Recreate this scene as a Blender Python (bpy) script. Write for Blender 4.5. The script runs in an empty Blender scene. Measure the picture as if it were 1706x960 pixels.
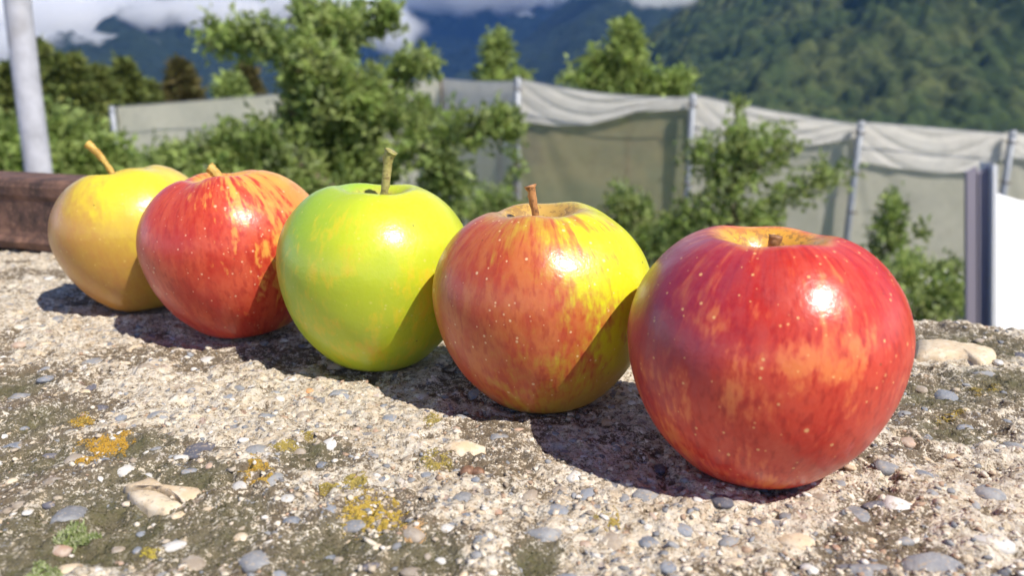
import bpy, math, random
import numpy as np
from mathutils import Vector, Matrix, Euler

rng = np.random.default_rng(7)
random.seed(7)
S = bpy.context.scene
COL = S.collection

# ------------------------------------------------------------------ camera
PITCH = math.radians(13.9)
F = 1313.0                      # focal length in pixels of the 1706 px wide photograph
CAMZ = 0.100
cd = bpy.data.cameras.new('camera')
cam = bpy.data.objects.new('camera', cd)
COL.objects.link(cam)
cam.location = (0, 0, CAMZ)
cam.rotation_euler = (math.radians(90) - PITCH, 0, 0)
cd.sensor_width = 36.0
cd.lens = 36.0 * F / 1706.0
cd.clip_start = 0.01
cd.clip_end = 30000.0
cd.dof.use_dof = True
cd.dof.focus_distance = 0.245
cd.dof.aperture_fstop = 14.5
S.camera = cam

# ------------------------------------------------------------------ sun, sky, exposure
SUN = Vector((0.46, -0.43, 0.78)).normalized()
sun_el = math.asin(SUN.z)
sun_rot = math.atan2(SUN.x, SUN.y)
ld = bpy.data.lights.new('sun', 'SUN')
ld.energy = 5.0
ld.angle = math.radians(0.53)
ld.color = (1.0, 0.94, 0.85)
sun = bpy.data.objects.new('sun', ld)
COL.objects.link(sun)
sun.location = (0, 0, 20)
sun.rotation_euler = SUN.to_track_quat('Z', 'Y').to_euler()

W = bpy.data.worlds.new('World')
S.world = W
W.use_nodes = True
wn, wl = W.node_tree.nodes, W.node_tree.links
wn.clear()
out = wn.new('ShaderNodeOutputWorld')
bgs = wn.new('ShaderNodeBackground'); bgs.inputs['Strength'].default_value = 0.05
sky = wn.new('ShaderNodeTexSky'); sky.sky_type = 'NISHITA'; sky.sun_disc = False
sky.sun_elevation = sun_el; sky.sun_rotation = sun_rot; sky.altitude = 2800; sky.air_density = .8; sky.dust_density = .3
wl.new(sky.outputs[0], bgs.inputs['Color'])
bgc = wn.new('ShaderNodeBackground'); bgc.inputs['Strength'].default_value = 1.7
tc = wn.new('ShaderNodeTexCoord')
mp = wn.new('ShaderNodeMapping'); mp.inputs['Scale'].default_value = (1, 1, 2.6)
wl.new(tc.outputs['Generated'], mp.inputs['Vector'])
n1 = wn.new('ShaderNodeTexNoise'); n1.inputs['Scale'].default_value = 2.2; n1.inputs['Detail'].default_value = 7
n1.inputs['Roughness'].default_value = 0.55
wl.new(mp.outputs[0], n1.inputs['Vector'])
sep = wn.new('ShaderNodeSeparateXYZ'); wl.new(tc.outputs['Generated'], sep.inputs[0])
hz = wn.new('ShaderNodeMapRange'); hz.inputs['From Min'].default_value = 0.0; hz.inputs['From Max'].default_value = 0.34
hz.inputs['To Min'].default_value = 0.50; hz.inputs['To Max'].default_value = -0.24
wl.new(sep.outputs['Z'], hz.inputs['Value'])
ad = wn.new('ShaderNodeMath'); ad.operation = 'ADD'
wl.new(n1.outputs['Fac'], ad.inputs[0]); wl.new(hz.outputs[0], ad.inputs[1])
cr = wn.new('ShaderNodeMapRange'); cr.interpolation_type = 'SMOOTHSTEP'
cr.inputs['From Min'].default_value = 0.54; cr.inputs['From Max'].default_value = 0.68
wl.new(ad.outputs[0], cr.inputs['Value'])
n2 = wn.new('ShaderNodeTexNoise'); n2.inputs['Scale'].default_value = 7; n2.inputs['Detail'].default_value = 5
wl.new(mp.outputs[0], n2.inputs['Vector'])
crr = wn.new('ShaderNodeValToRGB')
crr.color_ramp.elements[0].position = 0.35; crr.color_ramp.elements[0].color = (0.72, 0.73, 0.80, 1)
crr.color_ramp.elements[1].position = 0.6; crr.color_ramp.elements[1].color = (1.0, 1.0, 1.02, 1)
wl.new(n2.outputs['Fac'], crr.inputs[0]); wl.new(crr.outputs[0], bgc.inputs['Color'])
mx = wn.new('ShaderNodeMixShader')
wl.new(cr.outputs[0], mx.inputs[0]); wl.new(bgs.outputs[0], mx.inputs[1]); wl.new(bgc.outputs[0], mx.inputs[2])
wl.new(mx.outputs[0], out.inputs['Surface'])

S.view_settings.view_transform = 'Standard'
S.view_settings.look = 'None'
S.view_settings.exposure = 0.55
S.view_settings.gamma = 1.0
S.cycles.volume_step_rate = 2.0
S.cycles.volume_max_steps = 256
S.cycles.max_bounces = 12
S.cycles.transparent_max_bounces = 24
S.cycles.volume_bounces = 8

# ------------------------------------------------------------------ helpers
CT, ST = math.cos(PITCH), math.sin(PITCH)
def ray(u, v):
    a = (u - 853.0) / F; b = (480.0 - v) / F
    return Vector((a, CT + b * ST, -ST + b * CT))
def at_y(u, v, y):
    d = ray(u, v); t = y / d.y
    return Vector((d.x * t, y, CAMZ + d.z * t))
def on_z(u, v, z=0.0):
    d = ray(u, v); t = (z - CAMZ) / d.z
    return Vector((d.x * t, d.y * t, z))

def mesh_np(name, verts, faces, smooth=True):
    """faces: (n,k) int array"""
    me = bpy.data.meshes.new(name)
    v = np.ascontiguousarray(verts, dtype=np.float32); f = np.ascontiguousarray(faces, dtype=np.int32)
    n, k = f.shape
    me.vertices.add(len(v)); me.vertices.foreach_set('co', v.ravel())
    me.loops.add(n * k); me.loops.foreach_set('vertex_index', f.ravel())
    me.polygons.add(n); me.polygons.foreach_set('loop_start', np.arange(0, n * k, k, dtype=np.int32))
    me.update(calc_edges=True)
    me.polygons.foreach_set('use_smooth', np.full(n, bool(smooth)))
    return me
def fattr(me, name, vals):
    a = me.attributes.new(name, 'FLOAT', 'POINT'); a.data.foreach_set('value', np.ascontiguousarray(vals, dtype=np.float32))
def cattr(me, name, cols):
    a = me.attributes.new(name, 'FLOAT_COLOR', 'POINT')
    c = np.ones((len(cols), 4), dtype=np.float32); c[:, :3] = cols
    a.data.foreach_set('color', c.ravel())
def link(name, me, mat=None, parent=None, loc=None):
    o = bpy.data.objects.new(name, me)
    COL.objects.link(o)
    if mat is not None:
        if len(me.materials) == 0: me.materials.append(mat)
    if parent is not None: o.parent = parent
    if loc is not None: o.location = loc
    return o
def empty(name, loc=(0, 0, 0)):
    o = bpy.data.objects.new(name, None); o.empty_display_size = 0.05
    COL.objects.link(o); o.location = loc
    return o
def tag(o, label=None, cat=None, group=None, kind=None):
    if label: o['label'] = label
    if cat: o['category'] = cat
    if group: o['group'] = group
    if kind: o['kind'] = kind
    return o

# numpy value noise ------------------------------------------------
_tabs = {}
def vnoise(x, y, seed=0):
    if seed not in _tabs: _tabs[seed] = np.random.default_rng(1000 + seed).random((256, 256))
    T = _tabs[seed]
    xi = np.floor(x).astype(np.int64); yi = np.floor(y).astype(np.int64)
    fx = x - xi; fy = y - yi
    fx = fx * fx * fx * (fx * (fx * 6 - 15) + 10); fy = fy * fy * fy * (fy * (fy * 6 - 15) + 10)
    a = T[xi & 255, yi & 255]; b = T[(xi + 1) & 255, yi & 255]
    c = T[xi & 255, (yi + 1) & 255]; d = T[(xi + 1) & 255, (yi + 1) & 255]
    return (a + (b - a) * fx) * (1 - fy) + (c + (d - c) * fx) * fy
def fbm(x, y, seed=0, octv=4, gain=0.5):
    s = 0; amp = 1; tot = 0
    for k in range(octv):
        s = s + amp * vnoise(x * 2 ** k + 17.3 * k, y * 2 ** k - 9.1 * k, seed + k); tot += amp; amp *= gain
    return s / tot
def worley(x, y, seed=0):
    """distance to the nearest jittered cell point, and a random value of that cell"""
    if ('w', seed) not in _tabs: _tabs[('w', seed)] = np.random.default_rng(2000 + seed).random((3, 256, 256))
    T = _tabs[('w', seed)]
    xi = np.floor(x).astype(np.int64); yi = np.floor(y).astype(np.int64)
    best = np.full(x.shape, 9.0); val = np.zeros(x.shape)
    for dx in (-1, 0, 1):
        for dy in (-1, 0, 1):
            cx = xi + dx; cy = yi + dy
            px = cx + T[0, cx & 255, cy & 255]; py = cy + T[1, cx & 255, cy & 255]
            d = np.hypot(x - px, y - py); m = d < best
            best = np.where(m, d, best); val = np.where(m, T[2, cx & 255, cy & 255], val)
    return best, val
def sstep(a, b, x):
    t = np.clip((x - a) / (b - a), 0, 1); return t * t * (3 - 2 * t)

# material helper ---------------------------------------------------
class NT:
    def __init__(s, name):
        s.m = bpy.data.materials.new(name); s.m.use_nodes = True
        s.t = s.m.node_tree; s.N = s.t.nodes; s.L = s.t.links
        s.b = s.N['Principled BSDF']; s.o = s.N['Material Output']
    def n(s, typ, **kw):
        x = s.N.new(typ)
        for k, v in kw.items(): setattr(x, k, v)
        return x
    def set(s, x, sock, v):
        if isinstance(v, bpy.types.NodeSocket): s.L.new(v, x.inputs[sock])
        elif v is not None:
            if isinstance(v, (tuple, list)) and len(v) == 3 and x.inputs[sock].type == 'RGBA': v = (*v, 1)
            x.inputs[sock].default_value = v
    def noise(s, vec, scale, detail=4, rough=0.55, dist=0.0):
        x = s.n('ShaderNodeTexNoise'); s.set(x, 'Vector', vec); x.inputs['Scale'].default_value = scale
        x.inputs['Detail'].default_value = detail; x.inputs['Roughness'].default_value = rough; x.inputs['Distortion'].default_value = dist
        return x.outputs['Fac']
    def voro(s, vec, scale, feature='F1', rnd=1.0):
        x = s.n('ShaderNodeTexVoronoi', feature=feature); s.set(x, 'Vector', vec); x.inputs['Scale'].default_value = scale
        x.inputs['Randomness'].default_value = rnd
        return x
    def math(s, op, a, b=None, c=None, clamp=False):
        x = s.n('ShaderNodeMath', operation=op, use_clamp=clamp); s.set(x, 0, a)
        if b is not None: s.set(x, 1, b)
        if c is not None: s.set(x, 2, c)
        return x.outputs[0]
    def vmath(s, op, a, b=None):
        x = s.n('ShaderNodeVectorMath', operation=op); s.set(x, 0, a)
        if b is not None: s.set(x, 1, b)
        return x.outputs['Value'] if op in ('DOT_PRODUCT', 'LENGTH', 'DISTANCE') else x.outputs[0]
    def step(s, v, a, b, lo=0.0, hi=1.0):
        x = s.n('ShaderNodeMapRange', interpolation_type='SMOOTHSTEP'); s.set(x, 'Value', v)
        x.inputs['From Min'].default_value = a; x.inputs['From Max'].default_value = b
        x.inputs['To Min'].default_value = lo; x.inputs['To Max'].default_value = hi
        return x.outputs[0]
    def mix(s, f, a, b, mode='MIX'):
        x = s.n('ShaderNodeMix', data_type='RGBA', blend_type=mode)
        ins = [i for i in x.inputs if i.enabled]
        for sock, v in zip((x.inputs['Factor'] if False else x.inputs[0], x.inputs[6], x.inputs[7]), (f, a, b)):
            if isinstance(v, bpy.types.NodeSocket): s.L.new(v, sock)
            else: sock.default_value = (*v, 1) if isinstance(v, (tuple, list)) and len(v) == 3 else v
        return x.outputs[2]
    def ramp(s, v, stops):
        x = s.n('ShaderNodeValToRGB'); s.set(x, 0, v); e = x.color_ramp.elements
        while len(e) < len(stops): e.new(0.5)
        for k, (p, c) in enumerate(stops): e[k].position = p; e[k].color = (*c, 1)
        return x.outputs[0]
    def attr(s, name):
        x = s.n('ShaderNodeAttribute', attribute_name=name); return x
    def bump(s, h, strength, dist, normal=None):
        x = s.n('ShaderNodeBump'); s.set(x, 'Height', h); x.inputs['Strength'].default_value = strength
        x.inputs['Distance'].default_value = dist
        if normal is not None: s.L.new(normal, x.inputs['Normal'])
        return x.outputs[0]
    def pr(s, **kw):
        for k, v in kw.items(): s.set(s.b, k.replace('_', ' '), v)

# ------------------------------------------------------------------ the concrete wall
WS = math.radians(-19.8)                       # direction of the wall
E1 = Vector((math.cos(WS), math.sin(WS), 0)); E2 = Vector((-math.sin(WS), math.cos(WS), 0))
WO = Vector((0, 0.425, 0))                     # a point of the far edge
WID = 0.39
def wall_sw(x, y):
    dx, dy = x - WO.x, y - WO.y
    return dx * E1.x + dy * E1.y, dx * E2.x + dy * E2.y

# stains: (pixel u, v of the photograph, radius in m, kind)
def gp(u, v): p = on_z(u, v); return p.x, p.y
MOSS = [(130, 870, .028), (30, 930, .03), (230, 800, .016), (330, 800, .012), (200, 900, .02), (350, 900, .016), (60, 760, .016),
        (560, 920, .018), (700, 930, .014), (60, 700, .016), (1640, 580, .03), (1560, 660, .018), (1690, 640, .03), (20, 640, .016),
        (380, 860, .012), (1590, 720, .014), (520, 760, .012), (900, 930, .01), (240, 740, .014)]
def moss_field(x, y):
    m = np.zeros(x.shape)
    for (u, v, r) in MOSS:
        px, py = gp(u, v); m = np.maximum(m, np.exp(-((x - px) ** 2 + (y - py) ** 2) / (r * r) * .9))
    return m
def wall_height(x, y):
    m = moss_field(x, y)
    h = (fbm(x * 16, y * 16, 3, 3) - .5) * 0.0040
    h += (fbm(x * 75, y * 75, 9, 4) - .5) * 0.0046
    n3 = fbm(x * 330, y * 330, 21, 3, .6)
    h += (n3 - .5) * 0.0024
    wd, wv = worley(x * 260, y * 260, 4)
    h += (0.45 - np.minimum(wd, .8)) * (0.3 + wv) * 0.0009
    wd2, wv2 = worley(x * 120 + 5, y * 120, 5)
    h += np.where(wv2 > .6, (0.5 - np.minimum(wd2, .5)) * 0.0020, 0)
    pit = sstep(.66, .80, fbm(x * 120, y * 120, 33, 3))
    h -= pit * 0.0018
    # eroded near left corner
    h -= sstep(.45, .95, m) * 0.0012
    return h, pit, m, n3
APX = [(0.0669, 0.2013, 0.0359), (0.0104, 0.2493, 0.0354), (-0.0509, 0.2894, 0.0363), (-0.1163, 0.3272, 0.0375), (-0.1771, 0.3662, 0.0352)]
def flat_under(x, y, h):
    for (ax, ay, r) in APX:
        d = np.hypot(x - ax, y - ay); k = 1 - sstep(.010, .024, d)
        h = h * (1 - k) + np.clip(h, -.004, -.0006) * k
    return h

def graded(a, b, fine_a, fine_b, step):
    pts = [fine_a]; x = fine_a
    while x < fine_b: x += step; pts.append(x)
    g = step
    right = []
    while x < b: g *= 1.18; x += g; right.append(x)
    left = []; x = fine_a; g = step
    while x > a: g *= 1.18; x -= g; left.append(x)
    return np.array(left[::-1] + pts + right)
ss = graded(-6, 6, -.48, .33, .00092)
ww = np.concatenate([-np.cumsum(np.full(int(.30 / .00082), .00082)), ])
ww = np.concatenate([[0], ww]); last = ww[-1]
ww = np.concatenate([ww, np.linspace(last - .004, -WID, 22)])[::-1]       # near edge first
SS, WW = np.meshgrid(ss, ww, indexing='ij')
# uneven long edges
edge_far = (fbm(ss * 9, ss * 0 + 3.3, 50, 5, .6) - .5) * .022
edge_near = (fbm(ss * 9, ss * 0 + 8.3, 52, 4, .6) - .5) * .03
tt = (WW + WID) / WID
WW2 = WW + edge_far[:, None] * sstep(.55, 1, tt) + edge_near[:, None] * sstep(.3, 0, tt)
X = WO.x + SS * E1.x + WW2 * E2.x; Y = WO.y + SS * E1.y + WW2 * E2.y
Z, PIT, MOS, N3 = wall_height(X, Y)
Z = flat_under(X, Y, Z)
# rounded crumbling arrises
Z -= .010 * np.exp(-(WW2 - WW2[:, -1:]) ** 2 / .006 ** 2) + .016 * np.exp(-(WW2 - WW2[:, :1]) ** 2 / .012 ** 2)
ns, nw = SS.shape
top = np.stack([X, Y, Z], -1)
# vertical faces: extra rings down to the ground
DEPTHS = [.012, .03, .07, .15, .3, .6, 1.1, 1.7, 2.7]
def skirt(col, sgn):
    rows = []
    for d in DEPTHS:
        r = col.copy(); r[:, 2] = -d
        off = (fbm(ss * 14, ss * 0 + d * 14, 60, 4) - .5) * .014 + sgn * 0 + .004
        r[:, 0] += E2.x * off * sgn; r[:, 1] += E2.y * off * sgn
        rows.append(r)
    return rows
rows = skirt(top[:, -1], 1); rown = skirt(top[:, 0], -1)
G = np.concatenate([np.stack(rown[::-1], 1), top, np.stack(rows, 1)], 1)
nw2 = G.shape[1]
idx = np.arange(ns * nw2).reshape(ns, nw2)
FA = np.stack([idx[:-1, :-1], idx[1:, :-1], idx[1:, 1:], idx[:-1, 1:]], -1).reshape(-1, 4)
wm = mesh_np('slab', G.reshape(-1, 3), FA)
k = len(DEPTHS)
def padw(a, fill):
    return np.concatenate([np.full((ns, k), fill), a, np.full((ns, k), fill)], 1).ravel()
# dirt: collects in the low places and in broad streaks
broad = fbm(X * 22 + 4, Y * 34, 70, 4, .6)
low = (fbm(X * 75, Y * 75, 9, 4) - .5) * .0046 + (N3 - .5) * .0019
dirt = sstep(.50, .66, broad + (-low) * 70 + MOS * .40 + sstep(.0, .06, X - .14 - .3 * (Y - .2)) * .10 - .02 * 0)
fattr(wm, 'dirt', padw(np.clip(dirt + PIT * .7, 0, 1), .6)); fattr(wm, 'moss', padw(MOS, .2)); fattr(wm, 'relief', padw(Z * 200, 0))

m = NT('weathered_concrete')
geo = m.n('ShaderNodeNewGeometry'); pos = geo.outputs['Position']
dirtA = m.attr('dirt').outputs['Fac']; mossA = m.attr('moss').outputs['Fac']
nA = m.noise(pos, 60, 5, .6); nB = m.noise(pos, 420, 5, .65); nC = m.noise(pos, 1500, 3, .6)
dn = m.n('ShaderNodeTexNoise'); m.L.new(pos, dn.inputs['Vector']); dn.inputs['Scale'].default_value = 260; dn.inputs['Detail'].default_value = 3
dv = m.n('ShaderNodeVectorMath', operation='MULTIPLY_ADD'); m.L.new(dn.outputs['Color'], dv.inputs[0]); dv.inputs[1].default_value = (.005, .005, .005); m.L.new(pos, dv.inputs[2])
v1 = m.voro(dv.outputs[0], 700); v2 = m.voro(dv.outputs[0], 300)
cem = m.ramp(nA, [(.3, (.50, .40, .27)), (.5, (.71, .62, .47)), (.70, (.86, .79, .66))])
grain = m.ramp(v1.outputs['Color'], [(.0, (.66, .58, .48)), (.3, (.50, .39, .27)), (.45, (.72, .66, .56)), (.62, (.42, .41, .40)), (.75, (.78, .72, .62)), (.93, (.28, .23, .18)), (1, (.8, .77, .72))])
c = m.mix(.55, cem, grain)
cell2 = m.n('ShaderNodeSeparateColor'); m.L.new(v2.outputs['Color'], cell2.inputs[0])
isst = m.step(cell2.outputs[0], .80, .82)
isst = m.math('MULTIPLY', isst, m.step(v2.outputs['Distance'], .45, .40))
stc = m.ramp(cell2.outputs[1], [(0, (.20, .21, .235)), (.4, (.34, .34, .36)), (.6, (.48, .36, .25)), (.8, (.7, .67, .63)), (1, (.36, .24, .19))])
c = m.mix(isst, c, stc)
c = m.mix(m.step(nB, .38, .62, .0, .45), c, (.26, .20, .135))
# grime in the hollows
gr = m.math('MULTIPLY_ADD', dirtA, .44, .235)
gr = m.math('ADD', gr, m.math('MULTIPLY', m.math('SUBTRACT', nB, .5), 2.0))
gr = m.math('ADD', gr, m.math('MULTIPLY', m.math('SUBTRACT', nC, .5), 2.0))
grm = m.step(gr, .36, .62)
gcol = m.mix(m.step(mossA, .35, .75), m.ramp(nC, [(.3, (.048, .034, .020)), (.7, (.18, .135, .085))]), m.ramp(nC, [(.3, (.048, .042, .022)), (.7, (.155, .13, .075))]))
c = m.mix(m.math('MULTIPLY', grm, .9), c, gcol)
mk = m.step(m.math('ADD', mossA, m.math('MULTIPLY', m.math('SUBTRACT', nA, .5), 1.6)), .75, 1.1)
c = m.mix(m.math('MULTIPLY', mk, m.step(nB, .62, .42, .25, .95)), c, m.ramp(nC, [(.3, (.045, .046, .018)), (.75, (.15, .135, .065))]))
hh = m.math('ADD', m.math('MULTIPLY', nB, 1.0), m.math('MULTIPLY', m.math('SUBTRACT', 1, v1.outputs['Distance']), .55))
hh = m.math('ADD', hh, m.math('MULTIPLY', nC, .5))
m.pr(Base_Color=c, Roughness=.92, Normal=m.bump(hh, .75, .0011))
m.b.inputs['Specular IOR Level'].default_value = .25
MAT_CONC = m.m

wall = empty('concrete_wall', (0, .3, -2.7))
tag(wall, 'weathered low concrete wall with pebbles, lichen and moss under the apples', 'wall')
INV = Matrix.Translation(-wall.location)
def under(o, p):
    o.parent = p; o.matrix_parent_inverse = Matrix.Translation(-p.location); return o
slab = link('slab', wm, MAT_CONC); under(slab, wall)

def surf_z(x, y):
    h, _, _, _ = wall_height(np.array([x]), np.array([y])); return float(flat_under(np.array([x]), np.array([y]), h)[0])
def surf_zs(x, y):
    h, _, _, _ = wall_height(x, y); return flat_under(x, y, h)

# ------------------------------------------------------------------ apples
PR = [(0, -.66), (.10, -.69), (.21, -.79), (.32, -.835), (.46, -.81), (.62, -.69), (.79, -.50), (.925, -.24), (.992, .03), (.993, .24),
      (.925, .45), (.80, .625), (.66, .745), (.53, .81), (.41, .835), (.30, .78), (.18, .64), (.06, .50), (0, .46)]
def apple_profile(n=5):
    P = np.array([(-PR[1][0], PR[1][1])] + PR + [(-PR[-2][0], PR[-2][1])]); o = []
    for i in range(1, len(P) - 2):
        for t in np.linspace(0, 1, n, endpoint=False):
            a, b, c, d = P[i - 1:i + 3]
            o.append(.5 * (2 * b + (c - a) * t + (2 * a - 5 * b + 4 * c - d) * t * t + (-a + 3 * b - 3 * c + d) * t ** 3))
    return np.array(o)
def apple_points(R, hs, lobes, phase, seed, pinch=0.0):
    pr = apple_profile(); na = 120
    r = np.maximum(pr[:, 0], 0.0); z = pr[:, 1]
    A = np.linspace(0, 2 * np.pi, na, endpoint=False)
    rr, aa = np.meshgrid(r, A, indexing='ij'); zz = np.repeat(z[:, None], na, 1)
    hi = sstep(-.2, .84, zz); loww = sstep(.1, -.8, zz) * 0
    k = 1 + lobes * np.cos(5 * aa + phase) * (.25 + .75 * hi + .5 * loww) + lobes * .8 * np.cos(2 * aa + phase * 2.1) + lobes * .55 * np.cos(3 * aa + seed)
    # narrower foot for a conical apple
    k *= 1 - pinch * sstep(.3, -.8, zz)
    zz = zz + hi * lobes * .9 * (np.cos(5 * aa + phase + .6) * .8 + np.cos(2 * aa + seed * 2) * .8) * sstep(.12, .5, rr)
    zz = zz * hs
    xr = rr * k * np.cos(aa); yr = rr * k * np.sin(aa)
    return np.stack([xr * R, yr * R, zz * R], -1), rr, aa, zz / hs

def apple_mat(name, base, blush, bdir, bcover, bnoise, streak, stem_col, dots, dot_col, purple, seed, green=None, gloss=.20, dk=.6, mott=.5, edge=(-.12, .34), pale=()):
    """base/blush: colour pairs; bdir: side that is blushed; bcover: 0 none .. 1 all"""
    m = NT(name)
    tcn = m.n('ShaderNodeTexCoord'); ob = tcn.outputs['Object']
    off = m.n('ShaderNodeVectorMath', operation='ADD'); m.L.new(ob, off.inputs[0]); off.inputs[1].default_value = (seed * .37, seed * .11, seed * .23)
    sp = m.n('ShaderNodeSeparateXYZ'); m.L.new(ob, sp.inputs[0])
    hx = m.n('ShaderNodeCombineXYZ'); m.L.new(sp.outputs[0], hx.inputs[0]); m.L.new(sp.outputs[1], hx.inputs[1])
    rad = m.vmath('LENGTH', hx.outputs[0])
    hn = m.vmath('NORMALIZE', hx.outputs[0])
    zc = m.n('ShaderNodeCombineXYZ'); m.L.new(m.math('MULTIPLY', sp.outputs[2], 13), zc.inputs[2])
    sv = m.vmath('ADD', hn, zc.outputs[0])
    so = m.n('ShaderNodeVectorMath', operation='ADD'); m.L.new(sv, so.inputs[0]); so.inputs[1].default_value = (seed, seed * 2, seed * 3)
    st1 = m.noise(so.outputs[0], 6.5, 3, .6, .2)       # long streaks from stem to foot
    st2 = m.noise(so.outputs[0], 19, 2, .5, .2)
    big = m.noise(off.outputs[0], 38, 3, .5)
    med = m.noise(off.outputs[0], 150, 5, .6)
    fine = m.noise(off.outputs[0], 700, 3, .6)
    bc = m.mix(m.step(big, .38, .62), base[0], base[1])
    if green is not None:                                # greener side
        g = m.vmath('DOT_PRODUCT', m.vmath('NORMALIZE', ob), green[0])
        bc = m.mix(m.step(m.math('ADD', g, m.math('MULTIPLY', m.math('SUBTRACT', big, .5), 1.1)), green[2], green[3]), bc, green[1])
    d = m.vmath('DOT_PRODUCT', m.vmath('NORMALIZE', ob), bdir)
    f = m.math('ADD', m.math('MULTIPLY', d, dk), bcover - .5)
    f = m.math('ADD', f, m.math('MULTIPLY', m.math('SUBTRACT', big, .5), bnoise))
    f = m.math('ADD', f, m.math('MULTIPLY', m.math('SUBTRACT', st1, .5), streak * 1.35))
    f = m.math('ADD', f, m.math('MULTIPLY', m.math('SUBTRACT', st2, .5), streak * .85))
    f = m.math('ADD', f, m.math('MULTIPLY', m.math('SUBTRACT', med, .5), mott))
    for (pdir, pcos, pw) in pale:
        pd_ = m.math('ADD', m.vmath('DOT_PRODUCT', m.vmath('NORMALIZE', ob), pdir), m.math('MULTIPLY', m.math('SUBTRACT', med, .5), .05))
        f = m.math('SUBTRACT', f, m.step(pd_, pcos, 1.0, 0, pw))
    bl = m.mix(m.step(st1, .35, .65), blush[0], blush[1])
    if len(blush) > 2: bl = m.mix(m.step(st2, .48, .72, 0, .7), bl, blush[2])
    mid = tuple(.55 * a + .45 * b for a, b in zip(base[1], blush[1]))
    c = m.mix(m.step(f, -.30, .08, 0, .85), bc, mid)
    c = m.mix(m.step(f, edge[0], edge[1], 0, .96), c, bl)
    if purple:  # purplish bloom, with its waxy sky reflection painted into the skin colour
        pd = m.vmath('DOT_PRODUCT', m.vmath('NORMALIZE', ob), purple[0])
        c = m.mix(m.step(m.math('ADD', pd, m.math('MULTIPLY', m.math('SUBTRACT', st1, .5), .7)), purple[2], 1.0, 0, .75), c, purple[1])
    # russet and yellow in the stem cavity
    zz = sp.outputs[2]
    cav = m.math('MULTIPLY', m.step(m.math('ADD', rad, m.math('MULTIPLY', m.math('SUBTRACT', med, .5), .010)), stem_col[1], stem_col[1] * .62), m.step(zz, .012, .018))
    c = m.mix(cav, c, stem_col[0])
    rus = m.math('MULTIPLY', cav, m.step(m.math('ADD', fine, m.math('MULTIPLY', med, .9)), .94, 1.06))
    c = m.mix(m.math('MULTIPLY', rus, .6), c, (.20, .10, .04))
    # lenticels, two sizes
    for sc, cut, sz in ((520, .80, .15), (270, .82, .105)):
        v = m.voro(off.outputs[0], sc * dots); s2 = m.n('ShaderNodeSeparateColor'); m.L.new(v.outputs['Color'], s2.inputs[0])
        k = m.math('MULTIPLY', m.step(m.math('DIVIDE', v.outputs['Distance'], m.math('MULTIPLY_ADD', s2.outputs[1], .9, .45)), sz * 1.5, sz * .6), m.step(s2.outputs[0], cut - .06, cut - .04))
        c = m.mix(m.math('MULTIPLY', k, .75), c, dot_col)
    # tiny brown marks
    v = m.voro(off.outputs[0], 210); s2 = m.n('ShaderNodeSeparateColor'); m.L.new(v.outputs['Color'], s2.inputs[0])
    k = m.math('MULTIPLY', m.step(v.outputs['Distance'], .10, .05), m.step(s2.outputs[1], .93, .94))
    c = m.mix(m.math('MULTIPLY', k, .7), c, (.12, .06, .02))
    c = m.mix(m.step(fine, .4, .6, 0, .012), c, (.9, .8, .6))
    bl_b = m.bump(m.math('ADD', m.math('MULTIPLY', med, .7), m.math('MULTIPLY', fine, .30)), .22, .0012)
    m.pr(Base_Color=c, Roughness=m.step(med, .3, .7, gloss + .10, gloss + .22), Normal=bl_b)
    m.b.inputs['Specular IOR Level'].default_value = .45
    m.b.inputs['Coat Weight'].default_value = .28; m.b.inputs['Coat Roughness'].default_value = gloss * 1.05
    m.L.new(m.bump(m.math('ADD', m.math('ADD', big, m.math('MULTIPLY', fine, .16)), m.math('MULTIPLY', med, .6)), .34, .002), m.b.inputs['Coat Normal'])
    m.b.inputs['Subsurface Weight'].default_value = .08
    m.b.inputs['Subsurface Radius'].default_value = (.004, .0018, .0008)
    m.b.inputs['Subsurface Scale'].default_value = 1.0
    return m.m
def tube(path, radii, n=14, seed=0, rough=.05, cap=True):
    path = [Vector(p) for p in path]; V = []; Fc = []
    rg = np.random.default_rng(seed)
    for i, p in enumerate(path):
        t = (path[min(i + 1, len(path) - 1)] - path[max(i - 1, 0)]).normalized()
        a = t.orthogonal().normalized() if i == 0 else (a - t * a.dot(t)).normalized()
        b = t.cross(a)
        for k in range(n):
            an = 2 * math.pi * k / n; rr = radii[i] * (1 + rough * rg.normal())
            V.append(p + (a * math.cos(an) + b * math.sin(an)) * rr)
    for i in range(len(path) - 1):
        for k in range(n):
            Fc.append((i * n + k, i * n + (k + 1) % n, (i + 1) * n + (k + 1) % n, (i + 1) * n + k))
    if cap:
        c0 = len(V); V.append(path[0]); V.append(path[-1])
        for k in range(n):
            Fc.append((c0, (k + 1) % n, k, k)); e = (len(path) - 1) * n
            Fc.append((c0 + 1, e + k, e + (k + 1) % n, e + (k + 1) % n))
    return V, Fc
def pymesh(name, V, Fc, smooth=True):
    me = bpy.data.meshes.new(name)
    me.from_pydata([tuple(v) for v in V], [], [tuple(dict.fromkeys(f)) for f in Fc]); me.update()
    me.polygons.foreach_set('use_smooth', [smooth] * len(me.polygons))
    return me
def catmull(pts, n=6):
    P = [Vector(p) for p in pts]; P = [P[0] * 2 - P[1]] + P + [P[-1] * 2 - P[-2]]; o = []
    for i in range(1, len(P) - 2):
        for k in range(n):
            t = k / n; a, b, c, d = P[i - 1:i + 3]
            o.append(.5 * (2 * b + (c - a) * t + (2 * a - 5 * b + 4 * c - d) * t * t + (-a + 3 * b - 3 * c + d) * t ** 3))
    o.append(P[-2]); return o
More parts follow.
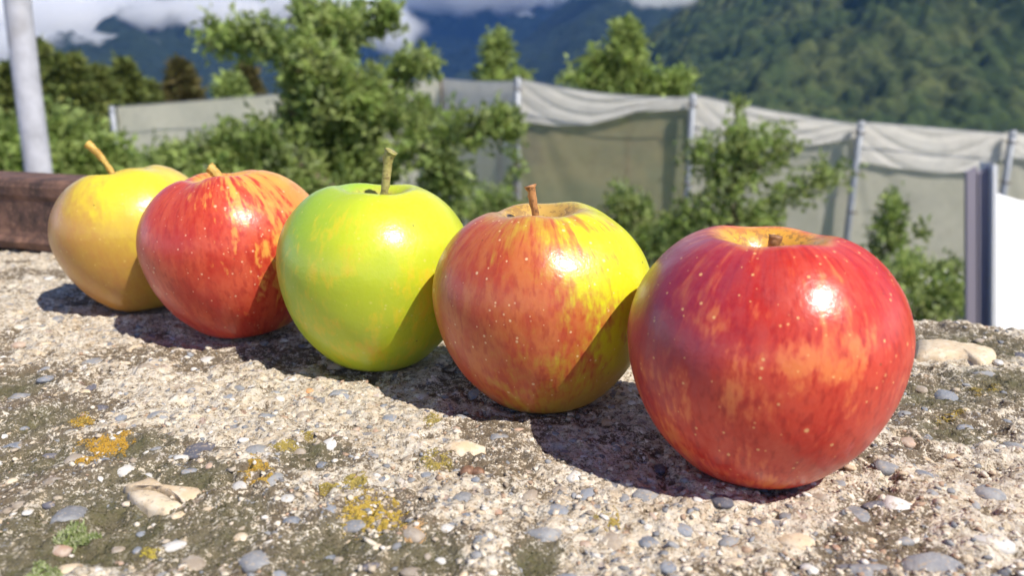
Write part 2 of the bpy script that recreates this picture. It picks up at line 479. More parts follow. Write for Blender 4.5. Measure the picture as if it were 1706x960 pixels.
def stem_mat(name, c0, c1):
    m = NT(name); g = m.n('ShaderNodeTexCoord').outputs['Object']
    a = m.noise(g, 500, 4, .6); b = m.noise(g, 160, 3)
    c = m.mix(m.step(b, .35, .65), c0, c1); c = m.mix(m.step(a, .52, .7, 0, .6), c, (.10, .05, .02))
    m.pr(Base_Color=c, Roughness=.55, Normal=m.bump(a, .7, .0006)); return m.m

def unit(*v): return tuple(Vector(v).normalized())
# solved placement: x, y, R, height scale, tilt (about y: leaning left is negative), tilt about x, lobes, phase
APPLES = [
 dict(x=0.0669, y=0.2013, R=0.0359, hs=1.0748, ty=0, tx=0, lobes=.012, phase=.6, seed=1, pinch=.0,
      stem=[(0, 0, .014), (.0002, -.0005, .022), (.0006, -.001, .0290), (.001, -.001, .0325)], sr=[.0010, .0010, .0013, .0018], sc=((.22, .10, .04), (.35, .17, .07)),
      mat=dict(base=((.74, .19, .055), (.68, .11, .042)), blush=((.52, .020, .012), (.60, .058, .030), (.38, .012, .010)), bdir=unit(-.15, -.6, .25), bcover=.60, bnoise=1.7, streak=1.45, dk=.34, mott=.80, edge=(-.10, .30), pale=((unit(-.21, -.97, .09), .90, .17), (unit(.05, -.96, .24), .90, .15), (unit(-.37, -.92, -.12), .92, .14)),
               stem_col=((.72, .36, .05), .0175), dots=1.0, dot_col=(.86, .52, .20), purple=(unit(-.85, -.1, .55), (.26, .022, .06), .45), seed=3.1),
      label='large glossy red apple nearest the camera, at the right end of the row', name='apple'),
 dict(x=0.0104, y=0.2493, R=0.0354, hs=1.0753, ty=-3, tx=0, lobes=.016, phase=2.2, seed=2, pinch=.0,
      stem=[(0, 0, .017), (-.0004, 0, .024), (-.0014, -.0005, .031), (-.0022, -.001, .0380), (-.0026, -.001, .0400)], sr=[.0010, .0010, .0011, .0014, .0019], sc=((.40, .17, .055), (.52, .25, .09)),
      mat=dict(base=((.56, .32, .04), (.50, .36, .03)), blush=((.50, .060, .025), (.56, .14, .04), (.42, .045, .022)), bdir=unit(-.80, -.55, .10), bcover=.34, bnoise=.9, streak=.75, dk=.70, mott=.6,
               stem_col=((.56, .34, .08), .019), dots=1.0, dot_col=(.85, .62, .34), purple=None, seed=7.7, green=(unit(.72, -.25, .42), (.64, .66, .014), .10, .80)),
      label='apple orange red on its left and yellow green on its right, second from right', name='apple'),
 dict(x=-0.0509, y=0.2894, R=0.0363, hs=1.0904, ty=2, tx=0, lobes=.012, phase=1.2, seed=3, pinch=.0,
      stem=[(.0012, 0, .017), (.0020, 0, .025), (.0032, .0006, .034), (.0044, .0004, .0440), (.0056, 0, .0468)], sr=[.0014, .0013, .0014, .0018, .0023], sc=((.36, .34, .10), (.48, .40, .16)),
      mat=dict(base=((.46, .55, .025), (.58, .62, .02)), blush=((.66, .44, .03), (.70, .50, .03)), bdir=unit(-.1, -.8, -.6), bcover=.05, bnoise=1.3, streak=.9, dk=.45, mott=1.1, edge=(-.06, .5),
               stem_col=((.46, .38, .08), .013), dots=.9, dot_col=(.62, .62, .12), purple=None, seed=12.3, green=(unit(-.9, .1, .35), (.30, .48, .035), .1, .9)),
      label='bright yellow green apple with a long upright stem in the middle of the row', name='apple'),
 dict(x=-0.1163, y=0.3272, R=0.0375, hs=1.0578, ty=-6, tx=0, lobes=.022, phase=.2, seed=4, pinch=.0,
      stem=[(0, 0, .019), (-.0004, 0, .027), (-.0015, 0, .0325), (-.0038, 0, .0362), (-.0046, 0, .0370)], sr=[.0017, .0016, .0018, .0021, .0022], sc=((.50, .26, .06), (.60, .40, .09)),
      mat=dict(base=((.74, .40, .07), (.72, .27, .06)), blush=((.52, .026, .016), (.62, .08, .035), (.42, .018, .012)), bdir=unit(-.70, -.66, -.22), bcover=.58, bnoise=.9, streak=1.4, dk=.8, mott=.6, edge=(-.06, .22),
               stem_col=((.74, .42, .10), .0165), dots=1.0, dot_col=(.85, .55, .35), purple=(unit(-1, .1, .1), (.30, .04, .05), .6), seed=18.9),
      label='red apple striped over yellow with a short crooked stem, second from the left', name='apple'),
 dict(x=-0.1771, y=0.3662, R=0.0352, hs=1.0849, ty=-9, tx=0, lobes=.016, phase=2.9, seed=5, pinch=.02,
      stem=[(0, 0, .019), (-.0016, 0, .028), (-.0046, 0, .0375), (-.0085, 0, .0445), (-.0102, 0, .0465)], sr=[.0012, .0012, .0013, .0017, .0022], sc=((.50, .28, .05), (.58, .38, .08)),
      mat=dict(base=((.58, .35, .05), (.60, .41, .05)), blush=((.50, .22, .05), (.52, .27, .05)), bdir=unit(-.9, -.35, -.3), bcover=.36, bnoise=1.0, streak=.35, dk=.7,
               stem_col=((.54, .38, .10), .012), dots=1.0, dot_col=(.70, .50, .14), purple=None, seed=25.3, green=(unit(.3, -.4, .8), (.72, .60, .03), .45, 1.0)),
      label='plain golden yellow apple farthest from the camera, at the left end of the row', name='apple'),
]
FIT = {}
for A in APPLES:
    pts, rr, aa, zz = apple_points(A['R'], A['hs'], A['lobes'], A['phase'], A['seed'], A['pinch'])
    nr, na = rr.shape
    idx = np.arange(nr * na).reshape(nr, na)
    nxt = np.roll(idx, -1, 1)
    fa = np.stack([idx[:-1], nxt[:-1], nxt[1:], idx[1:]], -1).reshape(-1, 4)
    me = mesh_np('skin', pts.reshape(-1, 3), fa)
    mat = apple_mat('apple_skin', **A['mat'])
    root = empty(A['name'])
    tag(root, A['label'], 'apple', 'apples standing in a row on the concrete wall')
    R3 = Euler((math.radians(A['tx']), math.radians(A['ty']), 0)).to_matrix()
    P = pts.reshape(-1, 3) @ np.array(R3).T
    zmin = P[:, 2].min()
    root.rotation_euler = R3.to_euler()
    root.location = (A['x'], A['y'], -zmin - .0004)
    link('skin', me, mat, root)
    sp = catmull(A['stem'], 5); nn = len(sp)
    radp = np.interp(np.linspace(0, 1, nn), np.linspace(0, 1, len(A['sr'])), A['sr'])
    V, Fc = tube(sp, list(radp), 16, A['seed'], .11)
    so = link('stem', pymesh('stem', V, Fc), stem_mat('apple_stem', *A['sc']), root)
    FIT[A['seed']] = root

# ------------------------------------------------------------------ stones bedded in the concrete
def ico(sub):
    import bmesh
    bm = bmesh.new(); bmesh.ops.create_icosphere(bm, subdivisions=sub, radius=1.0)
    v = np.array([x.co[:] for x in bm.verts]); f = np.array([[q.index for q in x.verts] for x in bm.faces]); bm.free(); return v, f
I1 = ico(1); I2 = ico(2); I3 = ico(3)
def rock(v, seed, amp=.28, ang=.0):
    rg = np.random.default_rng(seed); d = np.ones(len(v))
    for k in range(9):                                   # cut by planes: pebbles with worn facets
        nrm = rg.normal(size=3); nrm /= np.linalg.norm(nrm); h = .62 + .33 * rg.random()
        q = v @ nrm; d = np.minimum(d, np.where(q > 1e-3, h / np.maximum(q, 1e-3), 9) * (1 - amp * .3) + amp * .3)
    return v * d[:, None]
def stone_mat(name, c0, c1, c2):
    m = NT(name); oi = m.n('ShaderNodeObjectInfo'); g = m.n('ShaderNodeNewGeometry').outputs['Position']
    a = m.noise(g, 260, 5, .6); b = m.noise(g, 1500, 3, .6)
    c = m.mix(oi.outputs['Random'], c0, c1); c = m.mix(m.step(a, .42, .68), c, c2)
    c = m.mix(m.step(b, .55, .7, 0, .35), c, (.6, .56, .5))
    d = m.noise(g, 700, 4, .65)
    c = m.mix(m.step(d, .56, .64, 0, .85), c, (.42, .34, .25))
    m.pr(Base_Color=c, Roughness=.7, Normal=m.bump(m.math('ADD', a, m.math('MULTIPLY', b, .4)), .5, .0007))
    m.b.inputs['Specular IOR Level'].default_value = .35
    return m.m
SM = dict(grey=stone_mat('grey_stone', (.20, .205, .22), (.27, .275, .29), (.34, .34, .34)),
          blue=stone_mat('blue_stone', (.165, .185, .225), (.24, .26, .30), (.32, .33, .35)),
          dark=stone_mat('dark_slate', (.085, .09, .11), (.12, .12, .15), (.17, .16, .18)),
          tan=stone_mat('tan_stone', (.60, .44, .27), (.68, .55, .38), (.72, .62, .48)),
          pink=stone_mat('reddish_stone', (.42, .25, .17), (.50, .36, .27), (.52, .42, .34)),
          orange=stone_mat('orange_stone', (.66, .27, .08), (.70, .35, .14), (.6, .36, .2)),
          white=stone_mat('white_quartz', (.58, .56, .53), (.72, .70, .66), (.55, .53, .50)),
          brown=stone_mat('brown_stone', (.30, .24, .18), (.36, .30, .24), (.42, .37, .31)))
PROTO = [mesh_np('stone', rock(I2[0] if k < 6 else I2[0], 40 + k), I2[1]) for k in range(10)]
for me in PROTO: me.materials.append(SM['grey'])
PROTO_BIG = [mesh_np('stone', rock(I3[0], 60 + k), I3[1]) for k in range(4)]
for me in PROTO_BIG: me.materials.append(SM['grey'])
placed = []
def put_stone(x, y, a, b, rot, kind, rise=.25, th=None, me=None, label=None, tiltx=0, name='stone'):
    """a, b: half length and half width in metres"""
    th = th if th else .55 * b
    if me is None: me = (PROTO_BIG if a > .0055 else PROTO)[rng.integers(0, 4 if a > .0055 else 10)]
    o = bpy.data.objects.new(name, me); COL.objects.link(o)
    o.material_slots[0].link = 'OBJECT'; o.material_slots[0].material = SM[kind]
    ax_ = np.array([0, .75, -.75, 0, 0, .5, -.5, .5, -.5]) * a; ay_ = np.array([0, 0, 0, .75, -.75, .5, -.5, -.5, .5]) * b; cr_, sr_ = math.cos(rot), math.sin(rot)
    z = float(np.percentile(surf_zs(x + ax_ * cr_ - ay_ * sr_, y + ax_ * sr_ + ay_ * cr_), 62))
    o.location = (x, y, z - th * (1 - rise * .8) + .0003)
    o.rotation_euler = (rng.normal() * .06 + tiltx, rng.normal() * .06, rot); o.scale = (a, b, th)
    under(o, wall)
    if label: o['label'] = label
    placed.append((x, y, max(a, b)))
    return o
# the ones the photograph shows: u, v, width px, height px, turn deg, kind, rise
SHOWN = [
 (118, 852, 62, 48, 0, 'grey', .45), (333, 744, 64, 24, -8, 'dark', .35), (167, 680, 24, 14, 0, 'dark', .4), (34, 652, 42, 30, 0, 'grey', .3),
 (445, 697, 34, 24, 0, 'blue', .4), (425, 755, 42, 32, 0, 'grey', .3), (22, 735, 40, 14, 0, 'blue', .3), (76, 632, 26, 16, 0, 'blue', .3),
 (72, 612, 22, 10, 0, 'blue', .3), (155, 600, 44, 22, 0, 'grey', .25), (83, 462, 18, 12, 0, 'white', .6), (44, 846, 16, 18, 0, 'white', .4),
 (172, 771, 20, 12, 0, 'blue', .4), (378, 667, 34, 12, 12, 'blue', .3), (516, 651, 16, 10, 0, 'orange', .4), (566, 660, 42, 14, 0, 'blue', .25),
 (650, 695, 30, 12, 0, 'blue', .3), (541, 773, 30, 13, 0, 'blue', .3), (548, 860, 30, 14, 0, 'blue', .3), (488, 870, 36, 20, 0, 'blue', .3),
 (427, 935, 56, 36, 0, 'grey', .6), (478, 838, 24, 12, 0, 'white', .4), (772, 750, 76, 24, 0, 'tan', .25), (300, 758, 24, 14, -20, 'white', .4),
 (956, 793, 28, 20, 0, 'white', .4), (927, 853, 40, 36, -30, 'blue', .35), (910, 882, 70, 32, -15, 'grey', .3), (1013, 896, 62, 36, 0, 'brown', .25),
 (1082, 897, 40, 24, -10, 'blue', .35), (1080, 816, 62, 22, -10, 'grey', .35), (1040, 824, 22, 18, -25, 'grey', .35), (1140, 880, 36, 18, 0, 'blue', .3),
 (1114, 947, 34, 20, 0, 'blue', .35), (1204, 834, 36, 26, -30, 'dark', .4), (1312, 855, 26, 12, 0, 'grey', .4), (1258, 862, 22, 22, -40, 'dark', .45),
 (1430, 850, 54, 36, 0, 'grey', .3), (1498, 838, 54, 34, 0, 'white', .3), (1466, 838, 60, 12, -28, 'dark', .45), (1325, 890, 72, 34, 0, 'tan', .3),
 (1457, 944, 112, 44, 0, 'grey', .4), (1560, 944, 96, 42, 0, 'grey', .4), (1652, 900, 74, 24, -8, 'white', .35), (1648, 823, 50, 24, 0, 'grey', .35),
 (1578, 651, 44, 18, -8, 'blue', .35), (1536, 643, 24, 18, 0, 'brown', .3), (1552, 830, 24, 14, 0, 'grey', .3), (1540, 795, 34, 20, 0, 'blue', .3),
 (1475, 783, 40, 16, 0, 'grey', .3), (1590, 755, 30, 14, 0, 'tan', .2), (1515, 730, 34, 14, 0, 'pink', .3), (1400, 800, 24, 12, 0, 'grey', .3),
 (1162, 833, 16, 12, 0, 'white', .5), (1690, 745, 34, 16, 0, 'grey', .3), (1700, 590, 22, 34, 0, 'dark', .4), (1100, 770, 26, 16, 0, 'dark', .3),
 (560, 605, 30, 12, 0, 'tan', .3), (345, 598, 26, 16, 0, 'white', .35), (230, 578, 40, 12, 0, 'tan', .3), (245, 620, 30, 10, 0, 'brown', .3),
 (98, 533, 24, 12, 0, 'grey', .3), (152, 546, 28, 10, 0, 'blue', .3), (30, 570, 24, 12, 0, 'pink', .3), (700, 665, 30, 12, 0, 'white', .3),
 (770, 700, 24, 10, 0, 'grey', .3), (830, 735, 34, 14, -20, 'grey', .3), (862, 655, 26, 10, 20, 'grey', .3), (745, 880, 26, 12, 0, 'white', .3),
 (690, 735, 20, 10, 0, 'white', .4), (400, 808, 26, 16, -25, 'white', .3), (195, 905, 22, 22, 0, 'brown', .4), (228, 908, 16, 14, 0, 'blue', .4),
 (320, 930, 44, 40, 40, 'brown', .5), (1250, 770, 20, 10, 0, 'grey', .3), (975, 905, 20, 12, 0, 'pink', .3), (1610, 790, 26, 12, 0, 'brown', .3),
 (1560, 590, 30, 10, 0, 'brown', .3), (1350, 940, 30, 20, 0, 'white', .3), (1230, 930, 44, 22, 0, 'tan', .2), (830, 850, 18, 10, 0, 'pink', .4),
]
def px_size(u, v, w, h):
    p = on_z(u, v); dep = p.y * CT + (CAMZ - p.z) * ST
    el = math.atan2(CAMZ, math.hypot(p.x, p.y))
    return w / 2 * dep / F, max(h / 2 * dep / F / math.sin(el), .0008)
for (u, v, w, h, rot, kind, rise) in SHOWN:
    p = on_z(u, v); a, b = px_size(u, v, w, h)
    b = min(b, a * 1.25)
    put_stone(p.x, p.y, a * 1.12, b * 1.12, -math.radians(rot) - math.atan2(p.x, p.y) * .6, kind, rise, th=min(a, b) * .6)
# broken shell-like tan stone, left front, in three leaves with a crack between them
def slab_stone(outline, thick, seed, name, kind, rot=0):
    n = len(outline); c = np.mean(outline, 0); V = []; Fc = []
    rg = np.random.default_rng(seed)
    P = [outline[i] for i in range(n)]
    rings = [(1.04, -thick * 1.5), (1.0, 0), (.93, thick * .55), (.70, thick * .85), (.38, thick * 1.0)]
    for s, z in rings:
        for q in P: V.append((c[0] + (q[0] - c[0]) * s, c[1] + (q[1] - c[1]) * s, z + rg.normal() * thick * .07))
    V.append((c[0], c[1], thick * 1.02))
    for k in range(len(rings) - 1):
        for i in range(n): Fc.append((k * n + i, k * n + (i + 1) % n, (k + 1) * n + (i + 1) % n, (k + 1) * n + i))
    e = (len(rings) - 1) * n
    for i in range(n): Fc.append((e + i, e + (i + 1) % n, len(V) - 1))
    me = pymesh(name, V, Fc); me.materials.append(SM[kind]); return me
def outline_px(pts, z=0, jag=0.0, sub=3):
    o = []
    for i, (u, v) in enumerate(pts):
        u2, v2 = pts[(i + 1) % len(pts)]
        for k in range(sub):
            t = k / sub; q = on_z(u + (u2 - u) * t + rng.normal() * jag, v + (v2 - v) * t + rng.normal() * jag, z); o.append((q.x, q.y))
    a = sum(o[i][0] * o[(i + 1) % len(o)][1] - o[(i + 1) % len(o)][0] * o[i][1] for i in range(len(o)))
    return o if a > 0 else o[::-1]
for pts, kind, th in (([(207, 812), (248, 800), (262, 812), (335, 820), (340, 828), (310, 843), (292, 832), (262, 816), (225, 817)], 'tan', .0014),
                      ([(212, 824), (230, 819), (262, 821), (288, 836), (305, 846), (280, 856), (250, 850), (225, 838)], 'tan', .0017),
                      ([(282, 858), (306, 850), (312, 856), (285, 863)], 'tan', .0008),
                      ([(1525, 572), (1560, 570), (1600, 576), (1640, 583), (1662, 592), (1655, 606), (1636, 612), (1610, 602), (1560, 599), (1525, 596)], 'tan', .0035)):
    ol = outline_px(pts, 0, .8); c = np.mean(ol, 0)
    me = slab_stone([(q[0] - c[0], q[1] - c[1]) for q in ol], th, 5, 'stone', kind)
    o = link('stone', me); o.location = (c[0], c[1], surf_z(c[0], c[1]) + .0002); under(o, wall)
    placed.append((c[0], c[1], .006))

kinds = ['grey'] * 9 + ['blue'] * 11 + ['dark'] * 3 + ['tan'] * 8 + ['pink'] * 5 + ['white'] * 9 + ['brown'] * 7
def visible_wall(n, rg):
    u = rg.uniform(-40, 1746, n); v = 420 + 560 * rg.random(n) ** .8
    xs = []; 
    for a, b in zip(u, v):
        p = on_z(a, b); s, w = wall_sw(p.x, p.y)
        if -WID + .01 < w < -.012: xs.append((p.x, p.y))
    return np.array(xs)
cand = visible_wall(3000, rng); cnt = len(placed)
for (x, y) in cand:
    if cnt >= 298: break
    a = .0016 + .0030 * rng.random() ** 2.4
    if y > .3: a *= 1.25
    if any((x - q[0]) ** 2 + (y - q[1]) ** 2 < (a + q[2]) ** 2 * 1.1 for q in placed): continue
    if any(math.hypot(x - q[0], y - q[1]) < .022 for q in APX): continue
    b = a * rng.uniform(.55, .95)
    put_stone(x, y, a, b, rng.uniform(0, 6.28), kinds[rng.integers(0, len(kinds))], rng.uniform(.2, .5), th=b * .6)
    cnt += 1

PAL = np.array([(.22, .23, .25), (.30, .31, .33), (.62, .50, .36), (.74, .66, .54), (.78, .73, .66), (.44, .30, .21), (.34, .28, .22), (.66, .58, .46), (.80, .72, .60), (.70, .60, .48), (.50, .42, .32), (.58, .50, .40)])
def scatter_mesh(name, pts, base, size, seed, colors, flat=.6, lift=.2):
    """joined pebbles/granules"""
    rg = np.random.default_rng(seed); bv, bf = base; n = len(pts)
    d = bv[None] * (1 + .22 * rg.normal(size=(n, len(bv), 1)))
    sc = np.stack([size * rg.uniform(.8, 1.3, n), size * rg.uniform(.55, 1.0, n), size * flat * rg.uniform(.7, 1.1, n)], -1)
    d = d * sc[:, None, :]
    an = rg.uniform(0, 6.28, n); c, s = np.cos(an)[:, None], np.sin(an)[:, None]
    x = d[..., 0] * c - d[..., 1] * s; y = d[..., 0] * s + d[..., 1] * c
    tl = rg.normal(size=(n, 1)) * .25
    z = d[..., 2] + x * tl
    V = np.stack([x, y, z], -1) + pts[:, None, :]; V[..., 2] += (lift * sc[:, 2])[:, None]
    f = (bf[None] + (np.arange(n) * len(bv))[:, None, None]).reshape(-1, bf.shape[1])
    me = mesh_np(name, V.reshape(-1, 3), f); cattr(me, 'tint', np.repeat(colors, len(bv), 0)); return me
def tint_mat(name, rough=.8, bumps=.0004, spec=.3, var=.35):
    m = NT(name); g = m.n('ShaderNodeNewGeometry').outputs['Position']
    a = m.noise(g, 900, 4, .6)
    c = m.mix(m.step(a, .35, .7, 0, var), m.attr('tint').outputs['Color'], (.2, .16, .11))
    m.pr(Base_Color=c, Roughness=rough, Normal=m.bump(a, .5, bumps)); m.b.inputs['Specular IOR Level'].default_value = spec
    return m.m
MAT_TINT = tint_mat('gravel_grains')
gv = visible_wall(12000, np.random.default_rng(11))
gv = gv[moss_field(gv[:, 0], gv[:, 1]) < .35 + .6 * np.random.default_rng(15).random(len(gv))]
gz = surf_zs(gv[:, 0], gv[:, 1])
sz = .00028 + .0011 * np.random.default_rng(12).random(len(gv)) ** 3.5
sz *= np.where(gv[:, 1] > .28, 1.25, 1)
me = scatter_mesh('gravel', np.column_stack([gv, gz]), I1, sz, 13, PAL[np.random.default_rng(14).integers(0, len(PAL), len(gv))], .55, -.15)
o = link('gravel', me, MAT_TINT); under(o, wall); o['kind'] = 'stuff'

# lichen crusts: granules heaped in a patch
OCT = (np.array([(1, 0, 0), (-1, 0, 0), (0, 1, 0), (0, -1, 0), (0, 0, 1), (0, 0, -1)], float), np.array([(0, 2, 4), (2, 1, 4), (1, 3, 4), (3, 0, 4), (2, 0, 5), (1, 2, 5), (3, 1, 5), (0, 3, 5)]))
MAT_LICH = tint_mat('lichen_crust', .9, .0003, .15, .15)
def lichen(blobs, cols, n, seed, size=.00024, cut=.40, name='lichen', label=None):
    rg = np.random.default_rng(seed); out_p = []
    for (u, v, w, h, wt) in blobs:
        k = int(n * wt * 6); dx = rg.normal(size=k) * .42; dy = rg.normal(size=k) * .42
        uu = u + dx * w / 2 * 1.25; vv = v + dy * h / 2 * 1.25
        ok = np.hypot(dx, dy) < .35 + .9 * vnoise(uu / 11., vv / 6., seed)
        for a, b in zip(uu[ok], vv[ok]):
            p = on_z(a, b); out_p.append((p.x, p.y))
    q = np.array(out_p)
    keep = fbm(q[:, 0] * 420, q[:, 1] * 420, seed + 3, 3) > cut + rg.normal(size=len(q)) * .05
    q = q[keep]; z = surf_zs(q[:, 0], q[:, 1])
    cc = np.array(cols); ci = cc[rg.integers(0, len(cc), len(q))] * rg.uniform(.75, 1.15, (len(q), 1))
    me = scatter_mesh(name, np.column_stack([q, z]), OCT, size * rg.uniform(.5, 1.3, len(q)), seed + 1, ci, .5, .15)
    o = link(name, me, MAT_LICH); under(o, wall)
    if label: o['label'] = label
    o['kind'] = 'stuff'
    return o
OR = [(.52, .29, .035), (.56, .33, .04), (.44, .28, .06)]; YG = [(.40, .32, .09), (.34, .27, .09), (.44, .34, .08)]
lichen([(172, 742, 82, 38, .8), (205, 732, 40, 24, .3), (140, 765, 50, 16, .2)], OR, 1500, 1, label='orange lichen left of the dark slate chip')
lichen([(140, 702, 44, 22, 1)], OR[1:] + YG[:1], 500, 2)
lichen([(426, 788, 44, 36, 1), (445, 800, 34, 24, .4)], OR + YG[:1], 800, 3)
lichen([(610, 858, 116, 52, .8), (640, 845, 50, 34, .3), (655, 880, 60, 26, .3)], [OR[2], (.50, .36, .07), (.58, .40, .06), YG[2]], 2600, 4, label='largest mustard lichen crust in the front')
lichen([(592, 807, 44, 28, 1), (550, 816, 40, 14, .5)], YG, 800, 5)
lichen([(476, 748, 44, 16, 1)], YG, 450, 6)
lichen([(514, 724, 30, 22, 1)], YG, 350, 7)
lichen([(730, 770, 60, 26, 1), (722, 708, 30, 18, .4)], YG, 700, 8)
lichen([(248, 914, 30, 18, 1)], YG + [(.6, .5, .05)], 450, 9)
lichen([(1015, 872, 50, 30, 1)], YG + [OR[2]], 300, 10, cut=.5)
lichen([(1640, 650, 50, 24, 1), (1580, 695, 50, 20, .8)], YG + [OR[2]], 450, 11, cut=.5)
lichen([(690, 893, 40, 24, .6), (740, 800, 50, 16, .4), (1690, 860, 40, 20, .5)], [(.70, .45, .22), (.66, .40, .18)], 500, 12, cut=.48)

# moss: dark fuzz in the hollows, made of little blades
def blades(name, pts, h, wdt, cols, seed, mat, lean=.6):
    rg = np.random.default_rng(seed); n = len(pts)
    an = rg.uniform(0, 6.28, n); dx = np.cos(an) * wdt; dy = np.sin(an) * wdt
    lx = rg.normal(size=n) * h * lean; ly = rg.normal(size=n) * h * lean
    b0 = pts + np.stack([dx, dy, dx * 0], -1); b1 = pts - np.stack([dx, dy, dx * 0], -1)
    b2 = pts + np.stack([-dy, dx, dx * 0], -1)
    t = pts + np.stack([lx, ly, h], -1)
    V = np.stack([b0, b1, b2, t], 1).reshape(-1, 3); k = (np.arange(n) * 4)[:, None, None]
    f = (np.array([(0, 1, 3), (1, 2, 3), (2, 0, 3)])[None] + k).reshape(-1, 3)
    me = mesh_np(name, V, f, False); cattr(me, 'tint', np.repeat(cols, 4, 0)); me.materials.append(mat); return me
rgm = np.random.default_rng(31)
mv = visible_wall(90000, rgm)
mf = moss_field(mv[:, 0], mv[:, 1]); _, _, _, mn3 = wall_height(mv[:, 0], mv[:, 1])
bro = fbm(mv[:, 0] * 22 + 4, mv[:, 1] * 34, 70, 4, .6)
lowm = (fbm(mv[:, 0] * 75, mv[:, 1] * 75, 9, 4) - .5)
score = mf * .55 + (bro - .5) * 1.2 - lowm * 1.0 - (mn3 - .5) * .5 + rgm.normal(size=len(mv)) * .16
mv = mv[score > .30]; mf = mf[score > .30]
mv = mv[:22000]; mf = mf[:22000]
mz = surf_zs(mv[:, 0], mv[:, 1])
g1 = np.array([(.075, .072, .028), (.10, .09, .038), (.05, .052, .02), (.14, .12, .06)]); g2 = np.array([(.12, .088, .05), (.16, .12, .07), (.08, .056, .032), (.22, .17, .11)])
sel = rgm.integers(0, 4, len(mv)); cc = np.where((mf > .45)[:, None], g1[sel], g2[sel]) * rgm.uniform(.7, 1.3, (len(mv), 1))
me = blades('moss', np.column_stack([mv, mz - .0002]), rgm.uniform(.0002, .0006, len(mv)), .00024, cc, 32, MAT_LICH)
o = link('moss', me); under(o, wall); o['kind'] = 'stuff'

# one pale green moss tuft and one small one
for (u, v, r, n, hgt) in ((128, 887, .0042, 900, .0013), (70, 950, .0034, 500, .0009)):
    p = on_z(u, v); a = rgm.uniform(0, 6.28, n); rr = r * np.sqrt(rgm.random(n)) * (.8 + .3 * np.cos(3 * a))
    x = p.x + rr * np.cos(a) * 1.2; y = p.y + rr * np.sin(a); z = surf_zs(x, y) + .0012 * (1 - rr / r)
    cols = np.array([(.22, .28, .09), (.32, .38, .18), (.15, .20, .06), (.42, .44, .28)])[rgm.integers(0, 4, n)]
    me = blades('moss_tuft', np.column_stack([x, y, z]), rgm.uniform(.5, 1, n) * hgt, .00028, cols, 33, MAT_LICH, .45)
    t = link('moss_tuft', me)
    tag(t, 'pale green moss tuft beside the big grey pebble' if n == 900 else 'small whitish moss tuft at the lower left corner', 'moss')

# dry bud scale: a split brown husk
def husk():
    root = empty('seed_husk'); p = on_z(788, 790); root.location = (p.x, p.y, surf_z(p.x, p.y) + .0004)
    mt = NT('dry_husk'); g = mt.n('ShaderNodeTexCoord').outputs['Object']; a = mt.noise(g, 700, 4)
    mt.pr(Base_Color=mt.ramp(a, [(.3, (.10, .05, .03)), (.6, (.28, .15, .09)), (.8, (.42, .26, .16))]), Roughness=.6, Normal=mt.bump(a, .6, .0005))
    for (ox, rt, s) in ((-.0014, .2, 1.0), (.0016, -.5, .9)):
        V = []; Fc = []; na, nb = 8, 7
        for lay in (0, 1):
            for i in range(na):
                for j in range(nb):
                    th_ = math.pi * (.05 + .9 * i / (na - 1)); ph = math.pi * (j / (nb - 1))
                    r = .0022 * s * (1 - .14 * lay)
                    V.append((r * math.cos(th_) * 1.0 + ox, r * math.sin(th_) * math.cos(ph) * .9, r * math.sin(th_) * math.sin(ph) * .95))
        for lay in (0, 1):
            for i in range(na - 1):
                for j in range(nb - 1):
                    b = lay * na * nb; q = (b + i * nb + j, b + (i + 1) * nb + j, b + (i + 1) * nb + j + 1, b + i * nb + j + 1); Fc.append(q if lay == 0 else q[::-1])
        me = pymesh('husk_half', V, Fc); o = link('husk_half', me, mt.m, root); o.rotation_euler = (.7, 0, rt)
    tag(root, 'small split brown seed husk lying in front of the second apple from the right', 'seed husk')
husk()

# ------------------------------------------------------------------ rusty steel bar at the back left of the wall
m = NT('rusty_steel'); g = m.n('ShaderNodeTexCoord').outputs['Object']
a = m.noise(g, 70, 6, .65); b = m.noise(g, 420, 5, .65); c3 = m.noise(g, 18, 3)
c = m.ramp(a, [(.30, (.045, .027, .021)), (.47, (.115, .062, .045)), (.60, (.20, .105, .070)), (.74, (.32, .18, .12))])
c = m.mix(m.step(b, .50, .72, 0, .7), c, (.30, .17, .11)); c = m.mix(m.step(c3, .5, .75, 0, .5), c, (.05, .035, .04))
m.pr(Base_Color=c, Roughness=.72, Normal=m.bump(m.math('ADD', a, b), .6, .0012)); m.b.inputs['Metallic'].default_value = .15
P0 = Vector((-.335, .5075, 0)); dr = Vector((1, -.40, 0)).normalized(); nb_ = Vector((.40, 1, 0)).normalized()
sec = [(0, .004), (.0015, .0012), (.006, 0), (.037, 0), (.041, .002), (.043, .006), (.041, .010), (.036, .0125), (.036, .040), (.041, .043), (.0425, .046), (.041, .0495), (.037, .051), (.006, .0512), (.002, .0495), (.0005, .046), (.0008, .040), (.0025, .036), (.0025, .014), (.0012, .010), (-.001, .007)]
L0, L1 = -1.6, .150; nseg = 240
V = []; Fc = []
for i in range(nseg + 1):
    s = L0 + (L1 - L0) * i / nseg
    for (w, z) in sec:
        wob = (float(vnoise(np.array([s * 60.]), np.array([w * 300 + z * 400.]), 91)[0]) - .5) * .0014
        q = P0 + dr * s + nb_ * (w + wob); V.append((q.x, q.y, z * .91 + .0006 + wob * .4))
n = len(sec)
for i in range(nseg):
    for k2 in range(n): Fc.append((i * n + k2, (i + 1) * n + k2, (i + 1) * n + (k2 + 1) % n, i * n + (k2 + 1) % n))
Fc.append(tuple(range(n))); Fc.append(tuple(nseg * n + q for q in range(n))[::-1])
me = bpy.data.meshes.new('steel_beam'); me.from_pydata(V, [], Fc); me.update(); me.polygons.foreach_set('use_smooth', [False] * len(me.polygons))
bar = link('steel_beam', me, m.m)
tag(bar, 'rusty brown steel beam lying along the wall behind the leftmost apple', 'steel beam')

